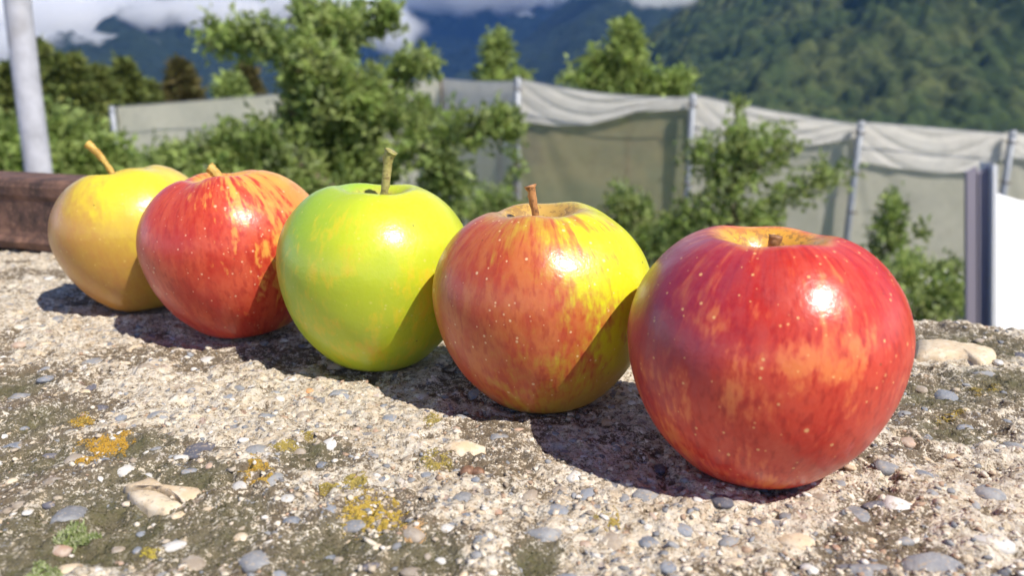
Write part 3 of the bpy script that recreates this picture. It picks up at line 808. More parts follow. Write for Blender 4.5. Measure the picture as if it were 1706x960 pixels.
# ------------------------------------------------------------------ ground behind the wall
GZ = -2.45
def ground_z(x, y):
    return GZ - 58 * sstep(16, 330, np.hypot(x, y)) - .25 * sstep(0, 8, x) * sstep(2, 9, y) * sstep(60, 20, np.hypot(x, y)) + (fbm(x * .5, y * .5, 80, 4) - .5) * .25 * sstep(200, 20, np.hypot(x, y))
rads = np.concatenate([[0], np.geomspace(.4, 6800, 150)]); an = np.linspace(0, 2 * np.pi, 181)[:-1]
RR, AA = np.meshgrid(rads, an, indexing='ij'); gx = RR * np.cos(AA); gy = RR * np.sin(AA)
gz = ground_z(gx, gy); idx = np.arange(RR.size).reshape(RR.shape); nx = np.roll(idx, -1, 1)
me = mesh_np('ground', np.stack([gx, gy, gz], -1).reshape(-1, 3), np.stack([idx[:-1], idx[1:], nx[1:], nx[:-1]], -1).reshape(-1, 4))
m = NT('orchard_grass'); g = m.n('ShaderNodeNewGeometry').outputs['Position']
a = m.noise(g, 1.2, 6, .6); b = m.noise(g, 18, 5, .65); c3 = m.noise(g, .02, 4)
c = m.ramp(a, [(.3, (.035, .055, .015)), (.5, (.060, .085, .022)), (.65, (.11, .09, .05))]); c = m.mix(m.step(b, .45, .7, 0, .6), c, (.10, .13, .04))
m.pr(Base_Color=c, Roughness=.95, Normal=m.bump(b, .8, .05))
o = link('ground', me, m.m); o['kind'] = 'structure'

# ------------------------------------------------------------------ foliage machinery
def leaf_mat(name, trans=.35, rough=.5):
    m = NT(name); t = m.attr('tint').outputs['Color']
    m.pr(Base_Color=t, Roughness=rough); m.b.inputs['Specular IOR Level'].default_value = .3
    tr = m.n('ShaderNodeBsdfTranslucent'); hs = m.n('ShaderNodeHueSaturation'); hs.inputs['Value'].default_value = 1.5; hs.inputs['Hue'].default_value = .485
    m.L.new(t, hs.inputs['Color']); m.L.new(hs.outputs[0], tr.inputs['Color'])
    mxs = m.n('ShaderNodeMixShader'); mxs.inputs[0].default_value = trans
    m.L.new(m.b.outputs[0], mxs.inputs[1]); m.L.new(tr.outputs[0], mxs.inputs[2]); m.L.new(mxs.outputs[0], m.o.inputs['Surface'])
    return m.m
MAT_LEAF = leaf_mat('leaf', .42); MAT_NEEDLE = leaf_mat('needles', .15, .7)
m = NT('bark'); g = m.n('ShaderNodeNewGeometry').outputs['Position']; a = m.noise(g, 25, 5, .65)
m.pr(Base_Color=m.ramp(a, [(.3, (.05, .035, .025)), (.7, (.19, .14, .10))]), Roughness=.9, Normal=m.bump(a, .7, .01)); MAT_BARK = m.m

def leaves_mesh(name, P, D, L, Wd, cols, seed):
    """P leaf base points, D unit directions, L lengths: each leaf a folded pointed blade of 4 triangles"""
    rg = np.random.default_rng(seed); n = len(P)
    r = rg.normal(size=(n, 3)); r[:, 2] += .2
    side = np.cross(D, r); side /= np.linalg.norm(side, axis=1, keepdims=True) + 1e-9
    up = np.cross(side, D)
    L = L[:, None]; Wd = Wd[:, None]
    v0 = P; v1 = P + D * L * .45 + side * Wd + up * Wd * .35; v2 = P + D * L * .45 - side * Wd + up * Wd * .35
    v3 = P + D * L - up * L * .12; v4 = P + D * L * .5
    V = np.stack([v0, v1, v2, v3, v4], 1).reshape(-1, 3)
    f = (np.array([(0, 4, 1), (0, 2, 4), (1, 4, 3), (2, 3, 4)])[None] + (np.arange(n) * 5)[:, None, None]).reshape(-1, 3)
    me = mesh_np(name, V, f, False); cattr(me, 'tint', np.repeat(cols, 5, 0)); return me

def limb_tree(name, limbs, trunk, n_sprig, leaf_len, cols, seed, label, cat='tree', sprig=.10, per=20, group=None, flowers=None, shrink=.60):
    """limbs: list of (list of points, spread radius, weight); trunk: list of (points, r0, r1)"""
    rg = np.random.default_rng(seed)
    W_ = np.array([l[2] for l in limbs], float); W_ /= W_.sum()
    root = empty(name, Vector(trunk[0][0][0]) if trunk else Vector(limbs[0][0][0]))
    PP = []; DD = []
    cols = np.array(cols); CC = []
    sprigpaths = []
    for (pts, rad, _), w in zip(limbs, W_):
        k = max(1, int(n_sprig * w)); A_ = np.array([p[:] for p in catmull(pts, 8)])
        t = rg.random(k) * (len(A_) - 1); i = np.minimum(t.astype(int), len(A_) - 2); fr = (t - i)[:, None]
        base = A_[i] * (1 - fr) + A_[i + 1] * fr
        tang = A_[i + 1] - A_[i]; tang /= np.linalg.norm(tang, axis=1, keepdims=True) + 1e-9
        tt = t / (len(A_) - 1)
        radv = shrink * (rad * (1.0 - .55 * tt) if np.isscalar(rad) else np.interp(tt, np.linspace(0, 1, len(rad)), rad))
        o_ = rg.normal(size=(k, 3)); o_ /= np.linalg.norm(o_, axis=1, keepdims=True); o_ *= (rg.random(k) ** .55 * radv)[:, None]
        o_[:, 2] = o_[:, 2] * .85
        C = base + o_
        dirs = o_ / (np.linalg.norm(o_, axis=1, keepdims=True) + 1e-9) + tang * .7 + np.array([0, 0, .35]); dirs /= np.linalg.norm(dirs, axis=1, keepdims=True)
        for c_, d_, b_ in zip(C, dirs, base):
            n_ = max(5, int(per * rg.uniform(.5, 1.4))); s = rg.random(n_) * sprig * rg.uniform(.7, 1.6)
            q = c_ + d_ * s[:, None] + rg.normal(size=(n_, 3)) * sprig * .22
            dl = d_ * .5 + rg.normal(size=(n_, 3)) * .75 + np.array([0, 0, .1]); dl /= np.linalg.norm(dl, axis=1, keepdims=True)
            PP.append(q); DD.append(dl)
            tone = cols[rg.integers(0, len(cols))] * rg.uniform(.7, 1.25)
            CC.append(tone * rg.uniform(.8, 1.2, (n_, 1)) * np.array([1, 1, 1]))
            if rg.random() < .12: sprigpaths.append((b_, c_, c_ + d_ * sprig))
    P = np.concatenate(PP); D = np.concatenate(DD); C = np.concatenate(CC)
    L = leaf_len * rg.uniform(.6, 1.25, len(P))
    me = leaves_mesh('foliage', P, D, L, L * .27, C, seed + 1)
    under(link('crown', me, MAT_LEAF), root)
    V = []; Fc = []
    for pts, r0, r1 in trunk:
        sp = catmull(pts, 5); rad = np.linspace(r0, r1, len(sp)); v, f = tube(sp, list(rad), 8, seed, .06)
        o0 = len(V); V += v; Fc += [tuple(q + o0 for q in ff) for ff in f]
    for (a_, b_, c_) in sprigpaths:
        v, f = tube([a_, b_, c_], [.012 * leaf_len / .05, .006 * leaf_len / .05, .002], 4, seed, 0)
        o0 = len(V); V += v; Fc += [tuple(q + o0 for q in ff) for ff in f]
    if V: under(link('trunk', pymesh('trunk', V, Fc), MAT_BARK), root)
    if flowers:
        idx_ = rg.integers(0, len(P), flowers[0]); q = P[idx_] + rg.normal(size=(flowers[0], 3)) * .02
        me = scatter_mesh('flower', q, OCT, np.full(flowers[0], flowers[1]), seed, np.tile(np.array([flowers[2]]), (flowers[0], 1)), .8, 0)
        fo = under(link('blossom', me, MAT_LICH), root); fo['kind'] = 'stuff'
    tag(root, label, cat, group)
    return root
def A(y, *uv): return [at_y(u, v, y) for (u, v) in uv]
GREEN = [(.22, .31, .08), (.29, .38, .11), (.15, .21, .07), (.37, .44, .16), (.26, .32, .14)]
LIME = [(.29, .37, .11), (.35, .43, .14), (.22, .29, .09)]
# the big apple tree in the middle left, about five metres off
Yt = 5.2
limb_tree('apple_tree', [
    (A(Yt, (560, 330), (560, 250), (545, 180), (540, 110), (560, 40)), [.40, .46, .40, .26, .16], 8.0),
    (A(Yt - .3, (545, 130), (490, 90), (430, 70), (365, 66)), [.20, .20, .13, .06], 1.9),
    (A(Yt + .2, (550, 90), (590, 50), (625, 30), (650, 28)), [.18, .16, .09, .04], 1.0),
    (A(Yt, (540, 90), (520, 45), (515, 15)), [.2, .12, .05], .8),
    (A(Yt, (590, 200), (640, 150), (680, 118), (712, 110)), [.22, .17, .09, .05], 1.3),
    (A(Yt + .4, (580, 220), (640, 190), (680, 190), (700, 200)), [.22, .16, .1, .05], 1.0),
    (A(Yt - .2, (560, 300), (650, 265), (730, 235), (800, 215), (850, 212)), [.28, .25, .17, .11, .05], 1.9),
    (A(Yt - .2, (700, 260), (740, 290), (745, 320)), [.2, .15, .1], 1.0),
    (A(Yt - .4, (540, 300), (460, 258), (400, 246), (330, 262), (275, 270)), [.26, .22, .17, .11, .05], 2.3),
    (A(Yt - .5, (520, 340), (440, 315), (350, 305), (270, 305)), [.26, .26, .20, .12], 2.2),
    (A(Yt - .1, (600, 360), (600, 320), (620, 280)), .35, 2.2),
    (A(Yt - .15, (490, 250), (525, 180), (590, 160), (640, 200)), .36, 3.2)],
    [([(at_y(585, 400, Yt).x, Yt + .15, GZ), at_y(580, 420, Yt + .15), at_y(565, 280, Yt + .15), at_y(545, 150, Yt + .12), at_y(560, 50, Yt)], .045, .008),
     (A(Yt + .1, (560, 250), (520, 150), (430, 75), (370, 68)), .014, .004), (A(Yt + .1, (565, 280), (640, 170), (712, 110)), .014, .004),
     (A(Yt - .2, (575, 320), (700, 250), (845, 212)), .035, .005), (A(Yt - .4, (575, 330), (440, 245), (280, 250)), .035, .005)],
    2100, .060, GREEN + LIME, 101, 'tall leafy green apple tree with spreading limbs behind the second apple from the left', per=14, sprig=.10)
# bush against the fence on the right
Yb = 5.6
limb_tree('orchard_tree', [
    (A(Yb, (1200, 390), (1210, 320), (1225, 265), (1250, 235)), [.36, .28, .18, .10], 3),
    (A(Yb, (1230, 300), (1280, 262), (1325, 243)), [.18, .13, .06], 1.1),
    (A(Yb, (1240, 345), (1310, 330), (1350, 312), (1385, 290)), [.2, .14, .11, .05], 1.4),
    (A(Yb, (1200, 300), (1170, 265), (1155, 255)), [.18, .10, .05], .8),
    (A(Yb, (1190, 370), (1150, 372), (1110, 395)), [.22, .2, .12], 1.5),
    (A(Yb, (1235, 375), (1290, 375)), [.25, .1], 1.0)],
    [([(at_y(1215, 400, Yb).x, Yb, GZ), at_y(1215, 400, Yb), at_y(1222, 300, Yb), at_y(1248, 240, Yb)], .04, .008),
     (A(Yb, (1220, 370), (1300, 335), (1385, 290)), .02, .004), (A(Yb, (1222, 320), (1280, 262), (1325, 243)), .018, .004)],
    330, .055, GREEN + LIME[:1], 111, 'bushy fruit tree with reaching branches before the netting, behind the large red apple', per=16, sprig=.12)
limb_tree('sapling', [(A(5.9, (1222, 240), (1228, 205), (1226, 172)), [.07, .06, .04], 1)],
    [([(at_y(1224, 300, 5.9).x, 5.9, GZ), at_y(1222, 260, 5.9), at_y(1227, 170, 5.9)], .014, .004)], 26, .05, LIME, 113,
    'thin sapling tip with few leaves rising before the white netting hem', per=10, sprig=.06, cat='plant')
limb_tree('sapling', [(A(4.6, (1478, 440), (1478, 390), (1482, 340)), [.13, .11, .04], 1), (A(4.6, (1478, 400), (1530, 385)), [.05, .02], .12)],
    [([(at_y(1480, 480, 4.6).x, 4.6, GZ), at_y(1480, 440, 4.6), at_y(1482, 336, 4.6)], .014, .004)], 70, .05, GREEN, 114,
    'slender dark green sapling standing left of the white panel', per=12, sprig=.07, cat='plant')
limb_tree('flowering_shrub', [(A(3.6, (1480, 500), (1545, 462), (1610, 470)), .15, 2), (A(3.4, (1500, 530), (1560, 505), (1620, 510)), .16, 2), (A(3.8, (1500, 470), (1515, 445)), .09, .6)],
    [([(at_y(1540, 520, 3.6).x, 3.6, GZ), at_y(1540, 540, 3.6), at_y(1545, 470, 3.6)], .02, .006)], 260, .035, GREEN + LIME, 115,
    'low shrub dotted with small white flowers at the foot of the grey post', cat='shrub', per=14, sprig=.07, flowers=(60, .011, (.8, .8, .76)))
limb_tree('climbing_plant', [(A(8.2, (872, 430), (866, 340), (858, 270), (862, 215)), [.16, .13, .10, .05], 1)],
    [([(at_y(862, 400, 8.2).x, 8.2, GZ), at_y(862, 330, 8.2), at_y(861, 210, 8.2)], .012, .004)], 60, .06, GREEN, 116,
    'climbing plant trailing up the middle fence post', cat='plant', per=10, sprig=.09)
limb_tree('bush', [(A(7.4, (1070, 420), (1050, 370), (1035, 335)), [.32, .25, .10], 1), (A(7.4, (1100, 440), (1120, 400)), .3, 1)],
    [([(at_y(1065, 440, 7.4).x, 7.4, GZ), at_y(1062, 400, 7.4), at_y(1045, 350, 7.4)], .03, .008)], 240, .07, GREEN, 117,
    'low green bush under the olive netting, between the two right hand apples', cat='bush', per=12, sprig=.13)
limb_tree('bush', [(A(6.6, (780, 380), (800, 350), (830, 345)), [.3, .18, .08], 1), (A(6.6, (700, 400), (750, 350)), .28, 1)],
    [([(at_y(760, 420, 6.6).x, 6.6, GZ), at_y(765, 390, 6.6), at_y(790, 350, 6.6)], .03, .008)], 150, .06, GREEN, 118,
    'low bush showing above the gap right of the yellow green apple', cat='bush', per=12, sprig=.12)
# bushes on the left, in front of the netting and round the pole
for (pts, rad, yy, n_, sd, lab) in (
    ([(20, 330), (30, 285), (10, 250)], .42, 6.0, 280, 121, 'leafy bush at the left edge behind the pale pole'),
    ([(110, 320), (105, 270), (95, 225)], .38, 6.6, 260, 122, 'rounded light green bush just right of the pale pole'),
    ([(180, 310), (170, 280), (150, 255)], .34, 6.8, 230, 123, 'light green bush in front of the fence end post'),
    ([(250, 340), (255, 325), (262, 305)], .28, 6.2, 150, 124, 'low green bush behind the stem of the golden apple')):
    limb_tree('bush', [(A(yy, *pts), rad, 1)], [([(at_y(*pts[0], yy).x, yy, GZ), *A(yy, *pts)], .04, .01)], n_, .095, LIME + GREEN[:2], sd, lab, cat='bush', group='bushes before the orchard netting', per=9, sprig=.18)
# little trees beyond the fence
limb_tree('young_tree', [(A(11.5, (835, 170), (828, 120), (826, 70)), [.36, .26, .08], 2), (A(11.5, (830, 145), (875, 125)), [.14, .05], .35), (A(11.5, (820, 145), (800, 130)), [.12, .05], .2)],
    [([(at_y(832, 200, 11.5).x, 11.5, GZ), at_y(832, 170, 11.5), at_y(826, 68, 11.5)], .05, .012)], 190, .10, LIME + GREEN[1:2], 131,
    'small bright green tree tip above the netting left of the middle fence post', per=12, sprig=.16)
limb_tree('young_tree', [(A(11, (1050, 200), (1045, 140), (1040, 95), (1045, 55)), [.55, .42, .22, .06], 3), (A(11, (1040, 160), (990, 140), (955, 132)), [.25, .18, .06], .8),
                         (A(11, (1060, 160), (1110, 145), (1140, 140)), [.25, .18, .08], .8), (A(11, (1030, 130), (1000, 108), (990, 105)), [.15, .1, .04], .4)],
    [([(at_y(1048, 230, 11).x, 11, GZ), at_y(1048, 200, 11), at_y(1044, 60, 11)], .07, .012)], 520, .10, LIME + GREEN[:2], 132,
    'bright green bushy tree above the olive netting between two fence posts', per=12, sprig=.16)

# conifers on the left, thirty metres off
def conifer(u, vtop, vbase, wpx, yy, seed, label, cols, blunt=1.0):
    rg = np.random.default_rng(seed); topp = at_y(u, vtop, yy); bb = at_y(u, vbase, yy)
    H = topp.z - bb.z; R = wpx / 2 * yy / F; base = Vector((topp.x, yy, GZ)); G0 = float(ground_z(np.array([base.x]), np.array([yy]))[0])
    n = int(900 * max(1, R * H / 6)); n = min(n, 2200)
    t = rg.random(n) ** .8                                  # 0 top .. 1 base of the visible part
    a = rg.uniform(0, 6.28, n)
    layer = .78 + .30 * np.sin(t * H * 5.5 + a * 1.0 + seed) * .5 + .25 * (vnoise(a * 2.2, t * H * 1.6, seed % 40) - .3)
    r = R * (t ** blunt) * layer * rg.random(n) ** .35
    C = np.stack([topp.x + r * np.cos(a), yy + r * np.sin(a), topp.z - t * H * 1.0 - .05], -1)
    ext = int(n * .35)                                      # the part below what shows
    a2 = rg.uniform(0, 6.28, ext); r2 = R * 1.02 * rg.random(ext) ** .4
    C = np.concatenate([C, np.stack([topp.x + r2 * np.cos(a2), yy + r2 * np.sin(a2), G0 + .4 + rg.random(ext) * max(bb.z - G0, 1.0)], -1)])
    aa_ = np.concatenate([a, a2]); k = 8
    out_ = np.stack([np.cos(aa_), np.sin(aa_), np.full(len(aa_), .35)], -1)
    PP = np.repeat(C, k, 0) + rg.normal(size=(len(C) * k, 3)) * .13
    DD = np.repeat(out_, k, 0) + rg.normal(size=(len(C) * k, 3)) * .6; DD /= np.linalg.norm(DD, axis=1, keepdims=True)
    cols = np.array(cols); tone = cols[rg.integers(0, len(cols), len(C))] * rg.uniform(.65, 1.3, (len(C), 1))
    CC = np.repeat(tone, k, 0) * rg.uniform(.85, 1.15, (len(C) * k, 1))
    L = rg.uniform(.26, .50, len(PP))
    base.z = float(ground_z(np.array([base.x]), np.array([base.y]))[0]); root = empty('conifer_tree', base)
    under(link('crown', leaves_mesh('foliage', PP, DD, L, L * .22, CC, seed), MAT_NEEDLE), root)
    v, f = tube([base, base + Vector((.05, 0, (topp.z - GZ) * .5)), topp], [.02 * (topp.z - GZ) + .05, .10, .02], 8, seed, .05)
    under(link('trunk', pymesh('trunk', v, f), MAT_BARK), root)
    tag(root, label, 'conifer', 'conifers beyond the orchard on the left'); return root
OLV = [(.12, .155, .035), (.16, .19, .045), (.09, .12, .03), (.20, .22, .06)]
BRN = [(.14, .12, .04), (.11, .10, .03), (.16, .13, .05), (.10, .10, .03)]
for args in ((60, 72, 260, 70, 33, 201, 'dark narrow conifer rising right behind the pale pole', OLV, .7),
             (20, 112, 280, 120, 30, 202, 'broad olive conifer cut by the left edge of the view', OLV, .6),
             (112, 98, 250, 130, 31, 203, 'largest rounded olive green conifer between the pole and the fence end', OLV, .62),
             (160, 118, 250, 90, 34, 204, 'lower shoulder of olive conifer just left of the fence end post', OLV, .6),
             (207, 105, 230, 74, 36, 205, 'slim pointed olive conifer above the start of the netting', OLV, .75),
             (238, 140, 230, 60, 38, 206, 'short olive conifer between the two pointed ones above the netting', OLV, .6),
             (298, 105, 230, 100, 40, 207, 'brownish pointed conifer above the netting left of the apple tree', BRN, .8),
             (410, 110, 220, 62, 42, 208, 'small brownish conifer tip beside the apple tree limb', BRN, .75),
             (385, 135, 220, 34, 30, 209, 'small yellow green tree tip left of the brownish conifer tip', LIME, .6),
             (-60, 90, 290, 130, 32, 210, 'olive conifer just beyond the left edge', OLV, .62)):
    if args[0] > -50: conifer(*args)

# ------------------------------------------------------------------ orchard fence: posts, netting and folded hem
m = NT('galvanised_post'); g = m.n('ShaderNodeNewGeometry').outputs['Position']; a = m.noise(g, 12, 4)
m.pr(Base_Color=m.ramp(a, [(.3, (.24, .26, .29)), (.7, (.36, .38, .41))]), Roughness=.5); m.b.inputs['Metallic'].default_value = .3; MAT_POST = m.m
def net_mat(name, c0, c1, hole, sc=1.0):
    m = NT(name); g = m.n('ShaderNodeNewGeometry').outputs['Position']
    a = m.noise(g, 1.4 * sc, 5, .6); b = m.noise(g, 9 * sc, 4, .6)
    c = m.mix(m.step(a, .35, .65), c0, c1); c = m.mix(m.step(b, .45, .7, 0, .25), c, tuple(x * .6 for x in c0))
    w = m.n('ShaderNodeTexBrick'); m.L.new(g, w.inputs['Vector']); w.inputs['Scale'].default_value = 160; w.inputs['Mortar Size'].default_value = .02
    m.pr(Base_Color=c, Roughness=.8); m.b.inputs['Specular IOR Level'].default_value = .2
    tr = m.n('ShaderNodeBsdfTranslucent'); m.L.new(c, tr.inputs['Color'])
    ms = m.n('ShaderNodeMixShader'); ms.inputs[0].default_value = .35; m.L.new(m.b.outputs[0], ms.inputs[1]); m.L.new(tr.outputs[0], ms.inputs[2])
    tp = m.n('ShaderNodeBsdfTransparent'); m2 = m.n('ShaderNodeMixShader'); m2.inputs[0].default_value = hole
    m.L.new(ms.outputs[0], m2.inputs[1]); m.L.new(tp.outputs[0], m2.inputs[2]); m.L.new(m2.outputs[0], m.o.inputs['Surface'])
    return m.m
NET_OLIVE = net_mat('olive_netting', (.46, .40, .24), (.34, .35, .23), .26)
NET_GREY = net_mat('grey_netting', (.72, .68, .56), (.62, .59, .48), .22)
NET_CREAM = net_mat('cream_netting', (.80, .76, .60), (.70, .68, .54), .08)
HEM = net_mat('white_hem_cloth', (.90, .87, .80), (.86, .82, .75), .02)
posts = [(186, 176, 11.0, .038), (735, 128, 10.6, .016), (862, 128, 9.0, .038), (1155, 155, 8.6, .036), (1435, 201, 8.4, .036), (1688, 217, 8.4, .036), (1960, 250, 8.6, .036)]
fence = empty('netting_fence', (0, 9, GZ))
tag(fence, 'orchard fence of galvanised posts hung with pale shade netting and a folded white hem', 'fence')
PT = [at_y(u, v, y) for (u, v, y, r) in posts]
for k, (p, (u, v, y, r)) in enumerate(zip(PT, posts)):
    gzz = float(ground_z(np.array([p.x]), np.array([p.y]))[0])
    lean = [0, 0, .0, -.02, -.05, -.03, 0][k]
    vv, ff = tube([(p.x + lean, p.y, gzz - .2), (p.x + lean * .5, p.y, (p.z + gzz) / 2), (p.x, p.y, p.z - .004), (p.x, p.y, p.z)], [r, r, r, r * .8], 14, 5, .0)
    under(link('post', pymesh('post', vv, ff), MAT_BARK if k == 1 else MAT_POST), fence)
def clips(p, r, gz_):
    V = []; Fc = []
    for k_ in range(5):
        z = p.z - .12 - k_ * .42
        v_, f_ = tube([(p.x - r * 1.25, p.y + .04, z), (p.x - r * 1.2, p.y - r * 1.2, z + .01), (p.x + r * 1.2, p.y - r * 1.2, z - .01), (p.x + r * 1.25, p.y + .04, z)], [.006] * 4, 5, 2, 0)
        under(link('wire_tie', pymesh('wire_tie', v_, f_), MAT_BARK), fence)
for p_, (u_, v_, y_, r_) in list(zip(PT, posts))[2:6]: clips(p_, r_, GZ)
def panel(p, q, topsag, y0off, bottom, mat, name, amp, seed, hemline=None, nx_=60, nz_=26, yoff=.13):
    """cloth between posts p and q; bottom(t) gives the lower edge height"""
    T = np.linspace(0, 1, nx_); Zt = np.linspace(0, 1, nz_); TT, ZZ = np.meshgrid(T, Zt, indexing='ij')
    top = p.z * (1 - TT) + q.z * TT - topsag * 4 * TT * (1 - TT) - y0off
    bot = bottom(TT); z = top + (bot - top) * ZZ
    x = p.x * (1 - TT) + q.x * TT; y = p.y * (1 - TT) + q.y * TT + yoff
    # drapery: folds run from the posts down towards the middle of the span
    ph = (ZZ * 2.2 + 1.6 * (2 * TT - 1) ** 2) * 7 + seed
    w = amp * (np.sin(ph) * .6 + np.sin(ph * 1.9 + 1.3) * .35) * sstep(0, .12, ZZ) * (.35 + .65 * sstep(0, .3, np.minimum(TT, 1 - TT) + .05))
    w += amp * 1.2 * (fbm(TT * 7, ZZ * 5, 140 + seed, 4) - .5)
    y = y + w; idx = np.arange(TT.size).reshape(TT.shape)
    me = mesh_np(name, np.stack([x, y, z], -1).reshape(-1, 3), np.stack([idx[:-1, :-1], idx[1:, :-1], idx[1:, 1:], idx[:-1, 1:]], -1).reshape(-1, 4))
    return under(link(name, me, mat), fence)
def hemcurve(pts, p, q):
    uu = [at_y(u, v, (p.y + q.y) / 2) for u, v in pts]; xs = [k_.x for k_ in uu]; zs = [k_.z for k_ in uu]
    return lambda t: np.interp(p.x * (1 - t) + q.x * t, xs, zs)
low_ = lambda t: t * 0 + GZ - .1
spans = [(0, 1, .02, NET_CREAM, None, 3), (1, 2, .02, NET_GREY, [(735, 218), (800, 220), (862, 205)], 4), (2, 3, .06, NET_OLIVE, [(862, 203), (930, 210), (985, 208), (1030, 196), (1060, 186), (1155, 180)], 5),
         (3, 4, .02, NET_GREY, [(1155, 236), (1200, 248), (1260, 253), (1330, 245), (1400, 235), (1435, 226)], 6), (4, 5, .0, NET_GREY, [(1435, 270), (1500, 281), (1580, 290), (1640, 284), (1688, 262)], 7),
         (5, 6, .02, NET_GREY, [(1688, 262), (1800, 300), (1960, 300)], 8)]
for (i, j, sag, mt, hem, sd) in spans:
    p, q = PT[i].copy(), PT[j].copy(); p.z -= .02; q.z -= .05 if i else .02
    panel(p, q, sag, .0, low_, mt, 'net_panel', .009, sd, nz_=30)
    if hem: panel(p, q, sag, -.004, hemcurve(hem, p, q), HEM, 'hem_cloth', .007, sd + 10, nz_=24, yoff=.085)
    wp = [p.lerp(q, t) - Vector((0, .06, sag * 4 * t * (1 - t) - .008)) for t in np.linspace(0, 1, 12)]
    vv, ff = tube(wp, [.005] * 12, 6, 1, 0); under(link('wire', pymesh('wire', vv, ff), MAT_POST), fence)

# ------------------------------------------------------------------ leaning pale pole at the left
m = NT('painted_pole'); g = m.n('ShaderNodeNewGeometry').outputs['Position']; a = m.noise(g, 30, 5, .6); b = m.noise(g, 6, 3)
c = m.ramp(a, [(.3, (.42, .42, .45)), (.6, (.58, .58, .62)), (.75, (.62, .61, .62))]); c = m.mix(m.step(b, .58, .7, 0, .5), c, (.30, .27, .25))
m.pr(Base_Color=c, Roughness=.55, Normal=m.bump(a, .3, .003))
Yp = 1.7; pt = [at_y(23, -60, Yp), at_y(31, 20, Yp), at_y(44, 130, Yp), at_y(65, 290, Yp)]
dp = (pt[3] - pt[1]); bot = pt[3] + dp * ((GZ - pt[3].z) / dp.z); topq = pt[0] - dp * .6
vv, ff = tube([bot, pt[3], pt[2], pt[1], pt[0], topq], [.0265, .0265, .0255, .0255, .0265, .0265], 24, 1, .0)
po = link('pole', pymesh('pole', vv, ff), m.m)
tag(po, 'pale grey metal pole leaning slightly at the left, behind the steel beam', 'pole')

# ------------------------------------------------------------------ white panel and post at the right, shade painted in mauve grey
m = NT('mauve_shaded_frame'); m.pr(Base_Color=(.30, .27, .32), Roughness=.6); MAT_FR = m.m  # mauve grey holds the shade on the post's left faces
m = NT('white_panel'); g = m.n('ShaderNodeNewGeometry').outputs['Position']; m.pr(Base_Color=m.mix(m.noise(g, 6, 3), (.78, .79, .80), (.84, .84, .84)), Roughness=.55); MAT_WP = m.m
root = empty('white_signboard', at_y(1650, 500, 2.0)); Yw = 2.0
def prism(px_pts, y0, y1, name, mat):
    f_ = [at_y(u, v, y0) for u, v in px_pts]; z_ = [Vector((p.x, y1, p.z)) for p in f_]; n_ = len(f_)
    V = f_ + z_; Fc = [tuple(range(n_))[::-1], tuple(range(n_, 2 * n_))] + [(i, (i + 1) % n_, (i + 1) % n_ + n_, i + n_) for i in range(n_)]
    me = pymesh(name, V, Fc, False); return under(link(name, me, mat), root)
gzw = 1750
prism([(1611, 288), (1628, 278), (1630, gzw), (1608, gzw)], Yw, Yw + .012, 'frame_post', MAT_FR)
prism([(1630.5, 288), (1645, 282), (1653, 270), (1644, gzw), (1630.5, gzw)], Yw - .003, Yw + .012, 'frame_post', MAT_FR)
prism([(1655, 272), (1662, 275), (1660, gzw), (1646, gzw)], Yw - .02, Yw + .04, 'sunlit_face', MAT_WP)  # white strip paints the sunlit face of the post
def lean(pts, ya, yb, va, vb, th_, name, mat):
    f_ = [at_y(u, v, ya + (yb - ya) * (v - va) / (vb - va)) for u, v in pts]; n_ = len(f_)
    z_ = [p + Vector((0, th_ * .7, -th_ * .7)) for p in f_]
    V = f_ + z_; Fc = [tuple(range(n_))[::-1], tuple(range(n_, 2 * n_))] + [(i, (i + 1) % n_, (i + 1) % n_ + n_, i + n_) for i in range(n_)]
    return under(link(name, pymesh(name, V, Fc, False), mat), root)
lean([(1662, 322), (1672, 326), (1698, 334), (1760, 340), (1760, 620), (1654, 620)], 2.05, 2.45, 620, 322, .012, 'panel', MAT_WP)  # leaned back so the sheet catches the sun and turns bright white
tag(root, 'bright white panel on a post with mauve grey painted shade behind the wall at the right', 'signboard')

